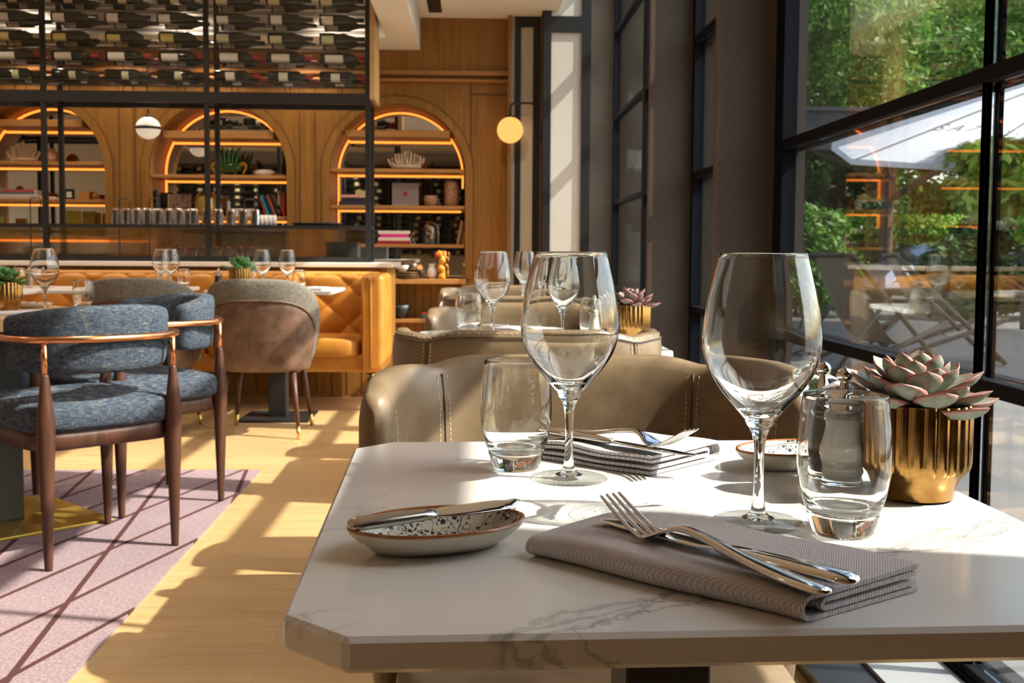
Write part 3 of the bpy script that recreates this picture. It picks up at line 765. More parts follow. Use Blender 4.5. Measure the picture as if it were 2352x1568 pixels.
def taupe_chair(label, loc, rz, group='taupe leather tub chairs', detail=True):
    t = thing('tub_chair', label, 'chair', loc, rz, group)
    pth = arc_path(0.283, 0.262, 0.04, 44, 0.60)
    def top(x, y):
        z = 0.802 - 0.004*math.exp(-((abs(x)-0.215)/0.02)**2) - 0.012*max(0, (y+0.02)/0.06)
        u_ = max(0.0, min(1.0, (0.215-abs(x))/0.07)); return z + 0.009*u_*u_*(3-2*u_)
    mb = sweep_wall(MB(), pth, 0.052, 0.36, [top(x, y) for x, y in pth], 0.6, 22, lean=0.05)
    mb.build('backrest', M['taupe'], t)
    # welt seams and stitches on both faces
    sm, stc = MB(), MB()
    for sx_ in (-1, 1):
        idx = min(range(len(pth)), key=lambda i: abs(pth[i][0]-sx_*0.212)+(0 if pth[i][1] < -0.05 else 9))
        p = Vector(pth[idx]); tg = (Vector(pth[idx+1])-Vector(pth[idx-1])).normalized(); nr = Vector((tg.y, -tg.x))
        for side in (-1, 1):
            for k, dt in enumerate((-0.009, 0.0, 0.009)):
                q = p + tg*dt
                pts = []
                for j in range(17):
                    z = 0.40+0.385*j/16; o = side*0.0262+0.05*(z-0.802)
                    if j > 14: o = side*(0.0262-0.003*(j-14))+0.05*(z-0.802)
                    pts.append((q.x+nr.x*o, q.y+nr.y*o, z))
                if k == 1: sm.tube(pts, 0.0014, 6)
                elif detail:
                    for j in range(48):
                        f0 = j/48*16; f1 = f0+0.2; a = Vector(pts[int(f0)]).lerp(Vector(pts[int(f0)+1]), f0 % 1); b_ = Vector(pts[int(f0)]).lerp(Vector(pts[int(f0)+1]), min(1, f0 % 1+0.2))
                        stc.tube([a, b_], 0.0009, 4)
    # stitches along the front edge of each wing and along the outer top edge
    if detail:
        for sx_ in (-1, 1):
            for j in range(38):
                z = 0.41+0.36*j/38
                for side in (1,):
                    x = sx_*(0.283+0.0-0.0268+0.05*(z-0.802)); stc.tube([(x, 0.045, z), (x, 0.045, z+0.0055)], 0.0009, 4)
        for i in range(4, len(pth)-4):
            a, b_ = Vector(pth[i]), Vector(pth[i+1]); L = (b_-a).length; tg = (b_-a)/max(L, 1e-6); nr = Vector((tg.y, -tg.x)); k = max(1, int(L/0.011))
            for j in range(k):
                q0 = a+tg*(L*j/k); q1 = q0+tg*0.006; zt_ = top(*pth[i])-0.0060
                stc.tube([(q0.x+nr.x*0.015, q0.y+nr.y*0.015, zt_), (q1.x+nr.x*0.015, q1.y+nr.y*0.015, zt_)], 0.0009, 4)
        stc.build('stitching', M['stitch'], t, smooth=False)
    pw = [(x+(0), y) for x, y in pth]
    wl = []
    for i in range(5, len(pth)-5):
        tg = (Vector(pth[min(i+1, len(pth)-1)])-Vector(pth[max(i-1, 0)])).normalized(); wl.append((pth[i][0]+tg.y*0.0200, pth[i][1]-tg.x*0.0200, top(*pth[i])-0.014))
    sm.tube(wl, 0.0014, 6)
    sm.build('seam_piping', M['seam'], t)
    MB().superq((0, 0.02, 0.405), 0.252, 0.268, 0.062, 0.35, 0.38, 44, 14).build('seat_cushion', M['taupe'], t)
    for sx_, sy_ in ((-1, -1), (1, -1), (-1, 1), (1, 1)):
        MB().bar((sx_*0.19, sy_*0.17, 0.37), (sx_*0.215, sy_*0.205, 0.0), 0.019, 0.011, 14).build('leg', M['walnut'], t)
    return t
taupe_chair('taupe leather tub chair facing the viewer across the nearest table', (0.150, 1.475, 0), PI+R(1))
ch = taupe_chair('taupe leather tub chair with its dark back turned to the viewer, nearest such back', (0.118, 2.52, 0), 0)
dup(ch, (0.155, 3.225, 0), PI, 'taupe leather tub chair facing the viewer beyond the second window table')
dup(ch, (0.175, 4.30, 0), 0, 'taupe leather tub chair with back turned, tucked under the furthest window table')
dup(ch, (0.135, 5.02, 0), PI, 'furthest taupe leather tub chair, facing the viewer near the arch wall')

def blue_chair(label, loc, rz, group='blue tweed armchairs with copper rails'):
    t = thing('dining_armchair', label, 'chair', loc, rz, group)
    legs = [(-0.205, -0.235), (0.205, -0.235), (-0.245, 0.235), (0.245, 0.235)]
    hw, bk = 0.285, 0.30
    for i, (x, y) in enumerate(legs):
        lg = MB().lathe(spl([(0.0115, 0.0), (0.0135, 0.05), (0.0215, 0.27), (0.0265, 0.41), (0.0245, 0.47), (0.0150, 0.56), (0.0105, 0.592)], 5), 18, T(x, y, 0)).build('leg', M['walnut'], t)
        MB().bar((x, y, 0.585), (x, y, 0.692), 0.0098, 0.0098, 14).build('copper_ferrule', M['copper'], lg)
    pts = []
    for i in range(41):
        a = PI*1.0 + PI*i/40
        pts.append((0.262*math.cos(a)*1.0, 0.01+0.262*math.sin(a), 0.695))
    # pass through the four leg tops
    rail = [(-0.245, 0.235, 0.682), (-0.2465, 0.225, 0.694)] + [(x*(1+0.0*y), y, z) for x, y, z in spl([(-0.252, 0.20, 0.695), (-0.268, 0.08, 0.695), (-0.270, -0.06, 0.695), (-0.248, -0.175, 0.695), (-0.205, -0.237, 0.695), (-0.11, -0.287, 0.695), (0, -0.302, 0.695), (0.11, -0.287, 0.695), (0.205, -0.237, 0.695), (0.248, -0.175, 0.695), (0.270, -0.06, 0.695), (0.268, 0.08, 0.695), (0.252, 0.20, 0.695)], 5)] + [(0.2465, 0.225, 0.694), (0.245, 0.235, 0.682)]
    MB().tube(rail, 0.0112, 12).build('arm_rail', M['copper'], t)
    bp_ = [(0.243*math.sin(a), 0.0-0.262*math.cos(a)) for a in [R(-72)+R(144)*i/26 for i in range(27)]]
    zt = [0.795-0.030*abs(i/13-1)**2.2 for i in range(27)]; zb = [0.585+0.006*abs(i/13-1)**2 for i in range(27)]
    bb = sweep_wall(MB(), bp_, 0.072, zb, zt, 0.55, 24, lean=0.06, endcap=6).build('backrest', M['blue'], t)
    wl = [(x*1.07, y*1.07, z-0.016) for (x, y), z in zip(bp_, zt)]
    MB().tube(wl, 0.002, 6).build('piping', P_('navy piping', (0.02, 0.03, 0.05), 0.9) if 'navy piping' not in bpy.data.materials else bpy.data.materials['navy piping'], bb)
    MB().superq((0, 0.02, 0.452), 0.262, 0.265, 0.052, 0.42, 0.42, 48, 16).build('seat_cushion', M['blue'], t)
    MB().superq((0, 0.01, 0.385), 0.232, 0.235, 0.032, 0.12, 0.3, 40, 8).build('seat_frame', M['walnut'], t)
    return t
ca = math.atan2(0.73, -0.68)
b1 = blue_chair('blue tweed armchair with copper rail, nearest one, its back to the viewer', (-1.288, 3.575, 0.008), ca-PI/2)
dup(b1, (-1.288, 4.170, 0.008), math.atan2(-0.69, -0.73)-PI/2, 'blue tweed armchair with copper rail behind the nearest one, turned left')
dup(b1, (-2.07, 4.30, 0.008), math.atan2(-0.7, 0.7)-PI/2, 'blue tweed armchair across the oak table, mostly out of view at left')

def tub2(label, loc, rz=0.0, group='grey and brown tub chairs at the banquette tables'):
    t = thing('upholstered_tub_chair', label, 'chair', loc, rz, group)
    pth = arc_path(0.285, 0.285, 0.10, 44, 0.80)
    n = len(pth); mid = (n-1)/2
    def top(i):
        s = abs(i-mid)/mid; return 0.828 - 0.20*s**2.6
    zt = [top(i) for i in range(n)]
    sweep_wall(MB(), pth, 0.060, 0.385, zt, 0.6, 20, lean=0.16).build('shell', M['greyfab'], t)
    zb2 = [0.745-0.028 - 0.30*(abs(i-mid)/mid)**2.6 for i in range(n)]
    k0 = 5
    sweep_wall(MB(), pth[k0:n-k0], 0.050, 0.345, [max(z, 0.42) for z in zb2[k0:n-k0]], 0.5, 20, lean=0.16, off=0.012, zref=0.828).build('leather_back', M['brownleather'], t)
    wl = []
    for i in range(k0, n-k0):
        tg = (Vector(pth[i+1])-Vector(pth[i-1])).normalized(); z = max(zb2[i], 0.42); o = 0.034+0.16*(z-0.828)
        wl.append((pth[i][0]+tg.y*o, pth[i][1]-tg.x*o, z))
    MB().tube(wl, 0.0045, 8).build('piping', M['brownleather'], t)
    MB().superq((0, 0.03, 0.42), 0.235, 0.25, 0.075, 0.4, 0.5, 40, 12).build('seat_cushion', M['greyfab'], t)
    for sx_, sy_ in ((-1, -1), (1, -1), (-1, 1), (1, 1)):
        x0, y0, x1, y1 = sx_*0.165, sy_*0.15, sx_*0.21, sy_*0.225
        f = 0.24
        lg = MB().bar((x0, y0, 0.38), (x0+(x1-x0)*(1-.0), y1, 0.0), 0.018, 0.009, 14).build('leg', M['walnut'], t)
        a = Vector((x0, y0, 0.38)); b_ = Vector((x1, y1, 0)); c_ = b_.lerp(a, 0.17)
        MB().bar(tuple(c_), tuple(b_), 0.0118, 0.0104, 14).build('brass_tip', M['brass'], lg)
    return t
c1 = tub2('grey and brown leather tub chair facing away, right of the pair', (-1.115, 5.83, 0))
dup(c1, (-1.735, 5.85, 0), 0, 'grey and brown leather tub chair facing away, left of the pair')

# ================================================================== LAID TABLE 1
Z1 = 0.7502
wine_glass('tall empty wine glass nearest on the right of the marble table', (0.237, 0.890, Z1))
wine_glass('empty wine glass in the middle of the nearest marble table', (0.0935, 1.066, Z1))
tumbler('clear tumbler in front of the spice mills on the nearest table', (0.297, 0.857, Z1))
tumbler('clear tumbler left of the middle wine glass on the nearest table', (0.043, 1.120, Z1))
mill('clear glass salt mill with white salt and chrome ball top', (0.345, 1.000, Z1), P_('salt', (0.78, 0.76, 0.72), 0.8))
mill('clear glass pepper mill with dark filling and chrome ball top', (0.343, 1.055, Z1), P_('peppercorns', (0.035, 0.025, 0.02), 0.8))
pot('pink tipped grey green succulent in ribbed gold pot on the nearest table', (0.408, 0.985, Z1), M['succ'], 3, 1.0, 0.072, 44, 0.4)
d1 = bread_dish('boat shaped dish with blue floral inside and brown rim, near left corner', (-0.0275, 0.814, Z1), R(19.5))
knife('butter knife laid across the near boat dish', (-0.0915, 0.785, Z1+0.0252), (0.0370, 0.850, Z1+0.0275), roll_=R(20), wk=0.85, mat=M['steel'])
d2 = bread_dish('small boat shaped dish beyond the right wine glass', (0.339, 1.125, Z1), R(18))
knife('butter knife on the dish beyond the right wine glass', (0.395, 1.165, Z1+0.0262), (0.285, 1.092, Z1+0.0258), roll_=R(20), wk=0.85)
napkin('grey woven napkin folded in layers at the near edge of the table', (0.038, 0.788, 0), (0.199, 0.640, 0), (0.296, 0.703, 0), (0.142, 0.890, 0), Z1, 0.019, seed=2)
fork('polished fork resting on the near grey napkin', (0.2115, 0.631, Z1+0.0212), (0.1005, 0.797, Z1+0.045), lift=0.0245)
knife('polished table knife beside the fork on the near napkin', (0.2330, 0.643, Z1+0.0262), (0.094, 0.809, Z1+0.0235), wk=1.2)
napkin('pale folded napkin at the far side of the nearest table', (0.060, 1.178, 0), (0.176, 1.078, 0), (0.267, 1.168, 0), (0.160, 1.262, 0), Z1, 0.021, flip=True, seed=5)
knife('table knife lying on the far pale napkin', (0.075, 1.192, Z1+0.0285), (0.221, 1.060, Z1+0.024))
fork('fork crossing the knife on the far pale napkin', (0.092, 1.208, Z1+0.0235), (0.212, 1.046, Z1+0.052), lift=0.0245)

# ================================================================== LAID TABLE 2, 3
wine_glass('empty wine glass at the left of the second window table', (0.046, 2.86, Z1), n=32)
wine_glass('empty wine glass near the window on the second window table', (0.205, 2.58, Z1), n=32)
tumbler('clear tumbler at the left of the second window table', (-0.017, 2.93, Z1), n=32)
tumbler('clear tumbler beside the mill on the second window table', (0.292, 2.60, Z1), n=32)
mill('clear spice mill with chrome ball on the second window table', (0.315, 2.72, Z1), M['label_white'])
pot('purple green succulent in ribbed gold pot on the second window table', (0.405, 2.80, Z1), M['succred'], 11, 1.0, 0.070, 30)
dk = P_('black handled dish', (0.05, 0.04, 0.035), 0.4)
dup(d1, (-0.02, 2.60, Z1), R(5), 'brown rimmed boat dish at the left of the second window table')
knife('dark butter knife on the boat dish of the second window table', (-0.085, 2.590, Z1+0.026), (0.045, 2.605, Z1+0.026), mat=dk)
napkin('folded pale napkin at the far side of the second window table', (0.02, 2.99, 0), (0.115, 2.86, 0), (0.235, 2.93, 0), (0.14, 3.05, 0), Z1, 0.019, flip=True, seed=8)
knife('dark handled knife on the napkin of the second window table', (0.02, 2.97, Z1+0.027), (0.17, 2.925, Z1+0.023))
napkin('folded pale napkin at the near side of the second window table', (0.04, 2.60, 0), (0.19, 2.455, 0), (0.29, 2.50, 0), (0.15, 2.66, 0), Z1, 0.018, seed=9)
wine_glass('empty wine glass at the middle of the furthest window table', (0.212, 4.66, Z1), n=24)
wine_glass('empty wine glass at the right of the furthest window table', (0.325, 4.42, Z1), n=24)
tumbler('clear tumbler by the wine glass on the furthest window table', (0.235, 4.75, Z1), n=24)
mill('clear spice mill on the furthest window table', (0.33, 4.62, Z1), M['label_white'])
dup(d1, (-0.06, 4.43, Z1), R(5), 'boat dish on the left corner of the furthest window table')

# ================================================================== LAID TABLE 4 (oak)
wine_glass('empty wine glass on the oak table at left', (-1.520, 3.90, Z1), n=32)
tumbler('clear tumbler at the right of the oak table', (-1.415, 3.98, Z1), n=32)
pot('bright green succulent in ribbed gold pot on the oak table', (-1.690, 3.98, Z1), M['succgreen'], 21, 1.15, 0.078, 28, group=None)
napkin('white folded napkin on the oak table behind the blue chair', (-1.66, 3.62, 0), (-1.40, 3.84, 0), (-1.33, 3.92, 0), (-1.60, 3.75, 0), Z1, 0.014, seed=4)
fork('fork on the white napkin of the oak table', (-1.60, 3.70, Z1+0.017), (-1.66, 3.86, Z1+0.04))
dup(d1, (-1.66, 4.15, Z1), R(35), 'small boat dish behind the green succulent on the oak table')

# ---- banquette tables
def g_small(*a, **k): return wine_glass(*a, n=24, **k)
g_small('empty wine glass on the right banquette table, left of its two', (-1.195, 6.16, Z1))
g_small('empty wine glass on the right banquette table, right of its two', (-1.055, 6.16, Z1))
tumbler('clear tumbler at the right end of the right banquette table', (-0.985, 6.12, Z1), n=24)
tumbler('clear tumbler left of the wine glasses on the right banquette table', (-1.29, 6.30, Z1), n=24)
mill('copper tinted pepper mill left of the green plant on the banquette table', (-1.445, 6.18, Z1), P_('pepper core', (0.03, 0.015, 0.01), 0.7))
pot('small green succulent in gold pot on the right banquette table', (-1.345, 6.30, Z1), M['succgreen'], 31, 1.35, 0.085, 22)
napkin('white folded napkin on the sunlit corner of the banquette table', (-0.98, 6.16, 0), (-0.86, 6.10, 0), (-0.83, 6.26, 0), (-0.97, 6.30, 0), Z1, 0.016, seed=12)
g_small('empty wine glass on the left banquette table, left of its two', (-1.775, 6.22, Z1))
g_small('empty wine glass on the left banquette table, right of its two', (-1.698, 6.14, Z1))
tumbler('clear tumbler left of the wine glasses on the left banquette table', (-1.80, 6.32, Z1), n=24)
tumbler('clear tumbler right of the wine glasses on the left banquette table', (-1.70, 6.26, Z1), n=24).location = (-1.665, 6.29, Z1)
g_small('empty wine glass on the furthest left banquette table', (-2.70, 6.15, Z1))
tumbler('clear tumbler on the furthest left banquette table', (-2.60, 6.30, Z1), n=24)
mm = mill('glass salt mill on the furthest left banquette table, left of the pair', (-2.55, 6.32, Z1), P_('salt2', (0.5, 0.3, 0.18), 0.7))
dup(mm, (-2.49, 6.36, Z1), 0, 'glass mill on the furthest left banquette table, right of the pair')

# ================================================================== RUG
o = MB().prism([(-4.6, 1.9), (-0.905, 1.9), (-0.943, 4.783), (-4.6, 4.783)], 0.0005, 0.008).build('area_rug', M['rug'], smooth=False)
tag(o, 'mauve rug with dark diagonal lines under the blue chairs', 'rug')

# ================================================================== BANQUETTE
bq = thing('banquette', 'long tan leather banquette with diamond tufted back', 'bench', (-2.9, 6.9, 0))
def bql(mb): return [(x+2.9, y-6.9, z) for x, y, z in mb.v]
def bqb(mb, *a, **k): mb.v = bql(mb); return mb.build(*a, **k)
NX, NZ = 420, 44; x0, x1, z0, z1 = -5.2, -0.70, 0.43, 0.835
vs, fs = [], []
for j in range(NZ+1):
    for i in range(NX+1):
        x = x0+(x1-x0)*i/NX; z = z0+(z1-z0)*j/NZ
        a = (x/0.27+z/0.25); b_ = (x/0.27-z/0.25)
        puff = (abs(math.sin(PI*a/1.0))*abs(math.sin(PI*b_/1.0)))**0.20
        y = 7.04 - 0.030*puff + (0.035*max(0, (z-0.79)/0.045)**2)
        vs.append((x, y, z))
for j in range(NZ):
    for i in range(NX):
        a = j*(NX+1)+i; fs.append((a, a+1, a+NX+2, a+NX+1))
bqb(MB().add(vs, fs), 'backrest_cushion', M['tan'], bq)
bqb(MB().box(-5.2, -0.62, 7.03, 7.17, 0.24, 0.837), 'back_panel', M['tan'], bq, smooth=True, bevel=0.02, seg=4, auto=40)
for k in range(5):
    a = -0.70-0.92*k
    bqb(MB().superq((a-0.46, 6.80, 0.385), 0.46, 0.25, 0.062, 0.3, 0.22, 60, 14), 'seat_cushion', M['tan'], bq)
bqb(MB().box(-5.2, -0.63, 6.60, 7.03, 0.235, 0.345), 'seat_base', M['tan'], bq, smooth=True, bevel=0.015, seg=3, auto=40)
arm = MB().box(-0.685, -0.548, 6.555, 7.17, 0.235, 0.832)
arm = bqb(arm, 'arm', M['tan'], bq, smooth=True, bevel=0.035, seg=5, auto=50)
bqb(MB().tube([(-0.668, 6.553, 0.25), (-0.668, 6.553, 0.79), (-0.655, 6.553, 0.812), (-0.640, 6.553, 0.812), (-0.627, 6.553, 0.79), (-0.627, 6.553, 0.25)], 0.0055, 8), 'piping', M['tan'], bq)
for x, y in ((-0.615, 6.63), (-0.615, 7.08), (-2.9, 6.66), (-5.0, 6.66)):
    m_ = MB().lathe(spl([(0.026, 0.0), (0.030, 0.012), (0.020, 0.03), (0.024, 0.05), (0.030, 0.12), (0.032, 0.150), (0.022, 0.160), (0.036, 0.178), (0.040, 0.195), (0.022, 0.210), (0.044, 0.225), (0.044, 0.236)], 4), 20, T(x, y, 0))
    bqb(m_, 'turned_leg', M['walnut'], bq)

# ================================================================== COUNTER + WINE DISPLAY FRAME
ct = thing('bar_counter', 'oak panelled bar counter with white stone top behind the banquette', 'counter', (-2.9, 7.5, 0))
m_ = MB().box(-5.2+2.9, -0.585+2.9, 7.24-7.5, 8.0-7.5, 0.0, 0.862)
m_.build('counter_body', M['oakwall'], ct, smooth=False)
g = MB()
for k in range(46):
    x = -5.15+0.1*k+2.9; g.box(x-0.0025, x+0.0025, 7.238-7.5, 7.241-7.5, 0.02, 0.85)
g.build('panel_groove', bpy.data.materials['groove'], ct, smooth=False)
MB().box(-5.25+2.9, -0.545+2.9, 7.19-7.5, 8.03-7.5, 0.862, 0.893).build('countertop', M['quartz'], ct, smooth=False, bevel=0.004)
ZC = 0.893
wf = thing('wine_display_frame', 'black steel wine display frame standing on the bar counter', 'wine rack', (-2.9, 7.62, 0))
def wbx(mb, x0, x1, y0, y1, z0, z1): return mb.box(x0+2.9, x1+2.9, y0-7.62, y1-7.62, z0, z1)
PX = [-3.99, -2.895, -1.812, -0.732]
for x in PX:
    for y, n_ in ((7.47, 0), (7.77, 1)):
        wbx(MB(), x-0.016, x+0.016, y-0.016, y+0.016, ZC, HC).build('post', M['black'], wf, smooth=False)
b_ = MB()
for y in (7.47, 7.77):
    wbx(b_, -5.1, -0.716, y-0.02, y+0.02, 1.958, 2.03)
for x in PX: wbx(b_, x-0.02, x+0.02, 7.47, 7.77, 1.965, 1.99)
b_.build('lower_beam', M['black'], wf, smooth=False)
wbx(MB(), -5.1, -0.716, 7.455, 7.79, 1.120, 1.142).build('glass_shelf_rail', M['black'], wf, smooth=False)
wbx(MB(), -5.1, -0.716, 7.455, 7.485, ZC, 0.928).build('bottom_rail', M['black'], wf, smooth=False)
rod = MB()
RZ = [2.110+0.1255*k for k in range(6)]
for z in RZ:
    for y in (7.495, 7.555, 7.685, 7.745):
        rod.tube([(-5.1+2.9, y-7.62, z-0.002), (-0.73+2.9, y-7.62, z-0.002)], 0.0035, 6)
for x in [PX[0]+k*0.3638+0.14 for k in range(9)]:
    for y in (7.525, 7.715): rod.tube([(x+2.9, y-7.62+0.045, 2.03), (x+2.9, y-7.62+0.045, HC-0.3)], 0.003, 6)
rod.build('support_rod', M['black'], wf)
for a, c_ in zip(PX[:-1], PX[1:]):
    wbx(MB(), a+0.016, c_-0.016, 7.466, 7.470, 0.928, 1.120).build('reeded_panel', M['reeded'], wf, smooth=False)
    wbx(MB(), a+0.016, c_-0.016, 7.462, 7.465, 2.03, HC).build('front_pane', M['rackpane'], wf, smooth=False)
wbx(MB(), -0.716, -0.682, 7.45, 7.80, 1.99, HC).build('side_panel', M['oaktop'], wf, smooth=False)
for x in (-2.99, -2.40, -2.20, -1.56):
    m_ = MB().tube([(x+2.9, -0.17, 0.93), (x+2.9, -0.17, 1.30), (x+2.91, -0.17, 1.315), (x+2.96, -0.17, 1.315), (x+2.97, -0.17, 1.30), (x+2.97, -0.17, 1.142)], 0.004, 8)
    m_.build('wire_loop', M['black'], wf)

# ---- bottles
def bottle(labmat, capmat, l0, l1, shape, stripe=None):
    t = thing('wine_bottle', 'wine bottle', 'bottle')
    RX = Matrix.Rotation(PI/2, 4, 'Y')
    if shape == 0: pr = [(0, 0.0), (0.034, 0.0), (0.037, 0.004), (0.037, 0.185), (0.034, 0.205), (0.022, 0.225), (0.0148, 0.240), (0.0140, 0.298), (0.0152, 0.300), (0, 0.301)]
    else: pr = [(0, 0.0), (0.037, 0.0), (0.040, 0.004), (0.040, 0.140), (0.037, 0.165), (0.026, 0.205), (0.0165, 0.240), (0.0142, 0.298), (0.0152, 0.300), (0, 0.301)]
    MB().lathe(pr, 20, RX, caps=False).build('bottle_glass', M['bottle'], t, auto=60)
    rr = 0.0376 if shape == 0 else 0.0406
    # label covers the front two thirds
    pts = MB(); vs = []; n = 14
    for k in range(n+1):
        a = R(-200+220*k/n)
        for x in (l0, l1): vs.append((x, rr*math.cos(a), rr*math.sin(a)))
    pts.add(vs, [(2*k, 2*k+1, 2*k+3, 2*k+2) for k in range(n)]).build('paper_label', labmat, t)
    MB().lathe([(0.0155, 0.252), (0.0155, 0.3005), (0, 0.3015)], 16, RX, caps=False).build('capsule', capmat, t)
    if stripe:
        vs = []
        for k in range(5):
            a = R(-150+35*k)
            for dx in (0, 0.012): vs.append((l0+0.02+0.011*k+dx-0.006, (rr+.0006)*math.cos(a), (rr+.0006)*math.sin(a)))
        MB().add(vs, [(2*k, 2*k+1, 2*k+3, 2*k+2) for k in range(4)]).build('red_band', M['red'], t)
    return t
# label fronts must face -y: rotate the cylinder label range around local x so that it faces the viewer
ordn = ['first', 'second', 'third', 'fourth', 'fifth', 'sixth', 'seventh', 'eighth', 'ninth', 'tenth', 'eleventh', 'twelfth', 'thirteenth', 'fourteenth', 'fifteenth', 'sixteenth']
rowspec = [ # per row: right bay spec, left bays spec
    ((M['label_white'], M['red'], 0.075, 0.135, 0, None, 'white label and red capsule'), (M['label_green'], M['darkfoil'], 0.115, 0.16, 0, None, 'small pale green label')),
    ((M['label_white'], M['red'], 0.035, 0.155, 0, None, 'wide white label and red capsule'), (M['label_white'], M['red'], 0.02, 0.13, 0, None, 'white label and dark red capsule')),
    ((M['label_green'], M['darkfoil'], 0.015, 0.095, 1, None, 'pale green label'), (M['label_yellow'], M['label_cream'], 0.015, 0.10, 0, None, 'yellow label and cream capsule')),
    ((M['label_white'], M['darkfoil'], 0.02, 0.095, 1, None, 'square off white label'), (M['label_white'], M['darkfoil'], 0.015, 0.09, 1, 1, 'white label crossed by a red band')),
    ((M['label_cream'], M['darkfoil'], 0.015, 0.09, 1, None, 'cream label and dark neck'), (M['label_cream'], M['label_white'], 0.09, 0.145, 0, None, 'round cream label')),
    ((M['label_white'], M['red'], 0.03, 0.11, 0, None, 'white label'), (M['label_white'], M['darkfoil'], 0.03, 0.11, 0, None, 'plain white label')),
]
rown = ['lowest', 'second lowest', 'third', 'fourth', 'fifth', 'topmost']
XB = [-0.732-1.08+0.05+0.352*k for k in range(3)]
for r_, z in enumerate(RZ):
    if z > 2.72: continue
    protos = []
    for q in (0, 1):
        sp_ = rowspec[r_][q]; protos.append(bottle(sp_[0], sp_[1], sp_[2], sp_[3], sp_[4], sp_[5]))
    used = [False, False]
    for depth, yy in (('front', 7.525), ('rear', 7.715)):
        cnt = 0
        for bay in range(3):
            for k in range(3):
                x = XB[k]-1.0815*bay+random.uniform(-0.006, 0.006)
                if x < -3.45: continue
                q = 0 if bay == 0 else 1
                sp_ = rowspec[r_][q]; cnt += 1
                rr = 0.037 if sp_[4] == 0 else 0.040
                place = ('rightmost' if k == 2 else 'middle' if k == 1 else 'leftmost')
                bayn = ['right bay', 'middle bay', 'left bay'][bay]
                lab = '%s bottle with %s, %s in %s of %s rack row' % (depth, sp_[6], place, bayn, rown[r_])
                if not used[q]:
                    o = protos[q]; used[q] = True
                else: o = copy_tree(protos[q])
                o.location = (x, yy+(0 if depth == 'front' else 0), z+rr+0.002); o.rotation_euler = (random.uniform(-.25, .15), 0, 0)
                w_ = lab.split()
                o['label'] = ' '.join(w_[:16]); o['group'] = 'wine bottles lying in the display rack'

# ---- tumblers on the rack shelf, upside down
def bar_tumbler():
    t = MB().lathe([(0.033, 0), (0.0315, 0.001), (0.0295, 0.092), (0, 0.094), (0, 0.108), (0.027, 0.108), (0.0305, 0.102), (0.033, 0.0)], 20, caps=False).build('bar_tumbler', M['glass'])
    return t
bt = bar_tumbler(); first = True
def put_bt(x, y, z, lab):
    global first
    o = bt if first else bt.copy()
    if not first: COL.objects.link(o)
    first = False
    o.location = (x, y, z); tag(o, lab, 'tumbler', 'upside down tumblers stored on the bar frame')
for k in range(7):
    put_bt(-2.455+0.072*k, 7.55, 1.1425, 'upside down tumbler, %s from left in front row of the shelf left group' % ordn[k])
    put_bt(-2.425+0.072*k, 7.66, 1.1425, 'upside down tumbler, %s from left in back row of the shelf left group' % ordn[k])
for k in range(6):
    put_bt(-1.925+0.083*k, 7.55, 1.1425, 'upside down tumbler, %s from left in the shelf right group' % ordn[k])
for k in range(8):
    put_bt(-2.12+0.083*k, 7.60, ZC+0.0005, 'tumbler behind reeded glass on the counter, %s from left' % ordn[k])
tr = MB().loft([[(x*s_, y*s_, z) for x, y, z in ring_loop(1, 1, 0, 0.18, 0.11, 40)] if False else [(p[0]*s_, p[1]*s_, zz) for p in ring_loop(1, 1, 0, 0.18, 0.10, 40)] for s_, zz in ((0.9, 0), (1.0, 0.02), (0.97, 0.022), (0.88, 0.006))]).build('serving_tray', M['black'])
tr.location = (-1.095, 7.62, 1.1425); tag(tr, 'black oval serving tray on the right of the bar frame shelf', 'tray')
for k in range(4):
    o = MB().lathe([(0, 0), (0.014, 0), (0.015, 0.07), (0, 0.07)], 12, caps=False).build('paper_cup', M['white'])
    o.location = (-1.47+0.028*k, 7.56+0.01*k, 1.1425); tag(o, 'slim white paper cup, %s from left at end of the bar tumblers' % ordn[k], 'cup', 'white paper cups by the bar tumblers')
pl = MB()
pc = MB()
for k in range(8):
    o = MB().lathe([(0, 0.0), (0.06, 0.0), (0.10, 0.010), (0.099, 0.012), (0.058, 0.003), (0, 0.003)], 28, caps=False).build('stacked_plate', M['ceramic'])
    o.location = (-3.02, 7.62, ZC+0.0005+0.0125*k); tag(o, 'white plate behind reeded glass at left, %s from the bottom' % ordn[k], 'plate', 'plates stacked on the counter')
o = MB().box(-0.11, 0.11, -0.1, 0.1, 0, 0.14).box(-0.09, 0.09, -0.103, -0.1, 0.03, 0.12).build('bar_till', P_('dark grey plastic', (0.06, 0.065, 0.07), 0.4), smooth=False, bevel=0.006)
o.location = (-0.93, 7.72, ZC+0.0005); tag(o, 'dark till box behind the reeded glass at the counter end', 'till')

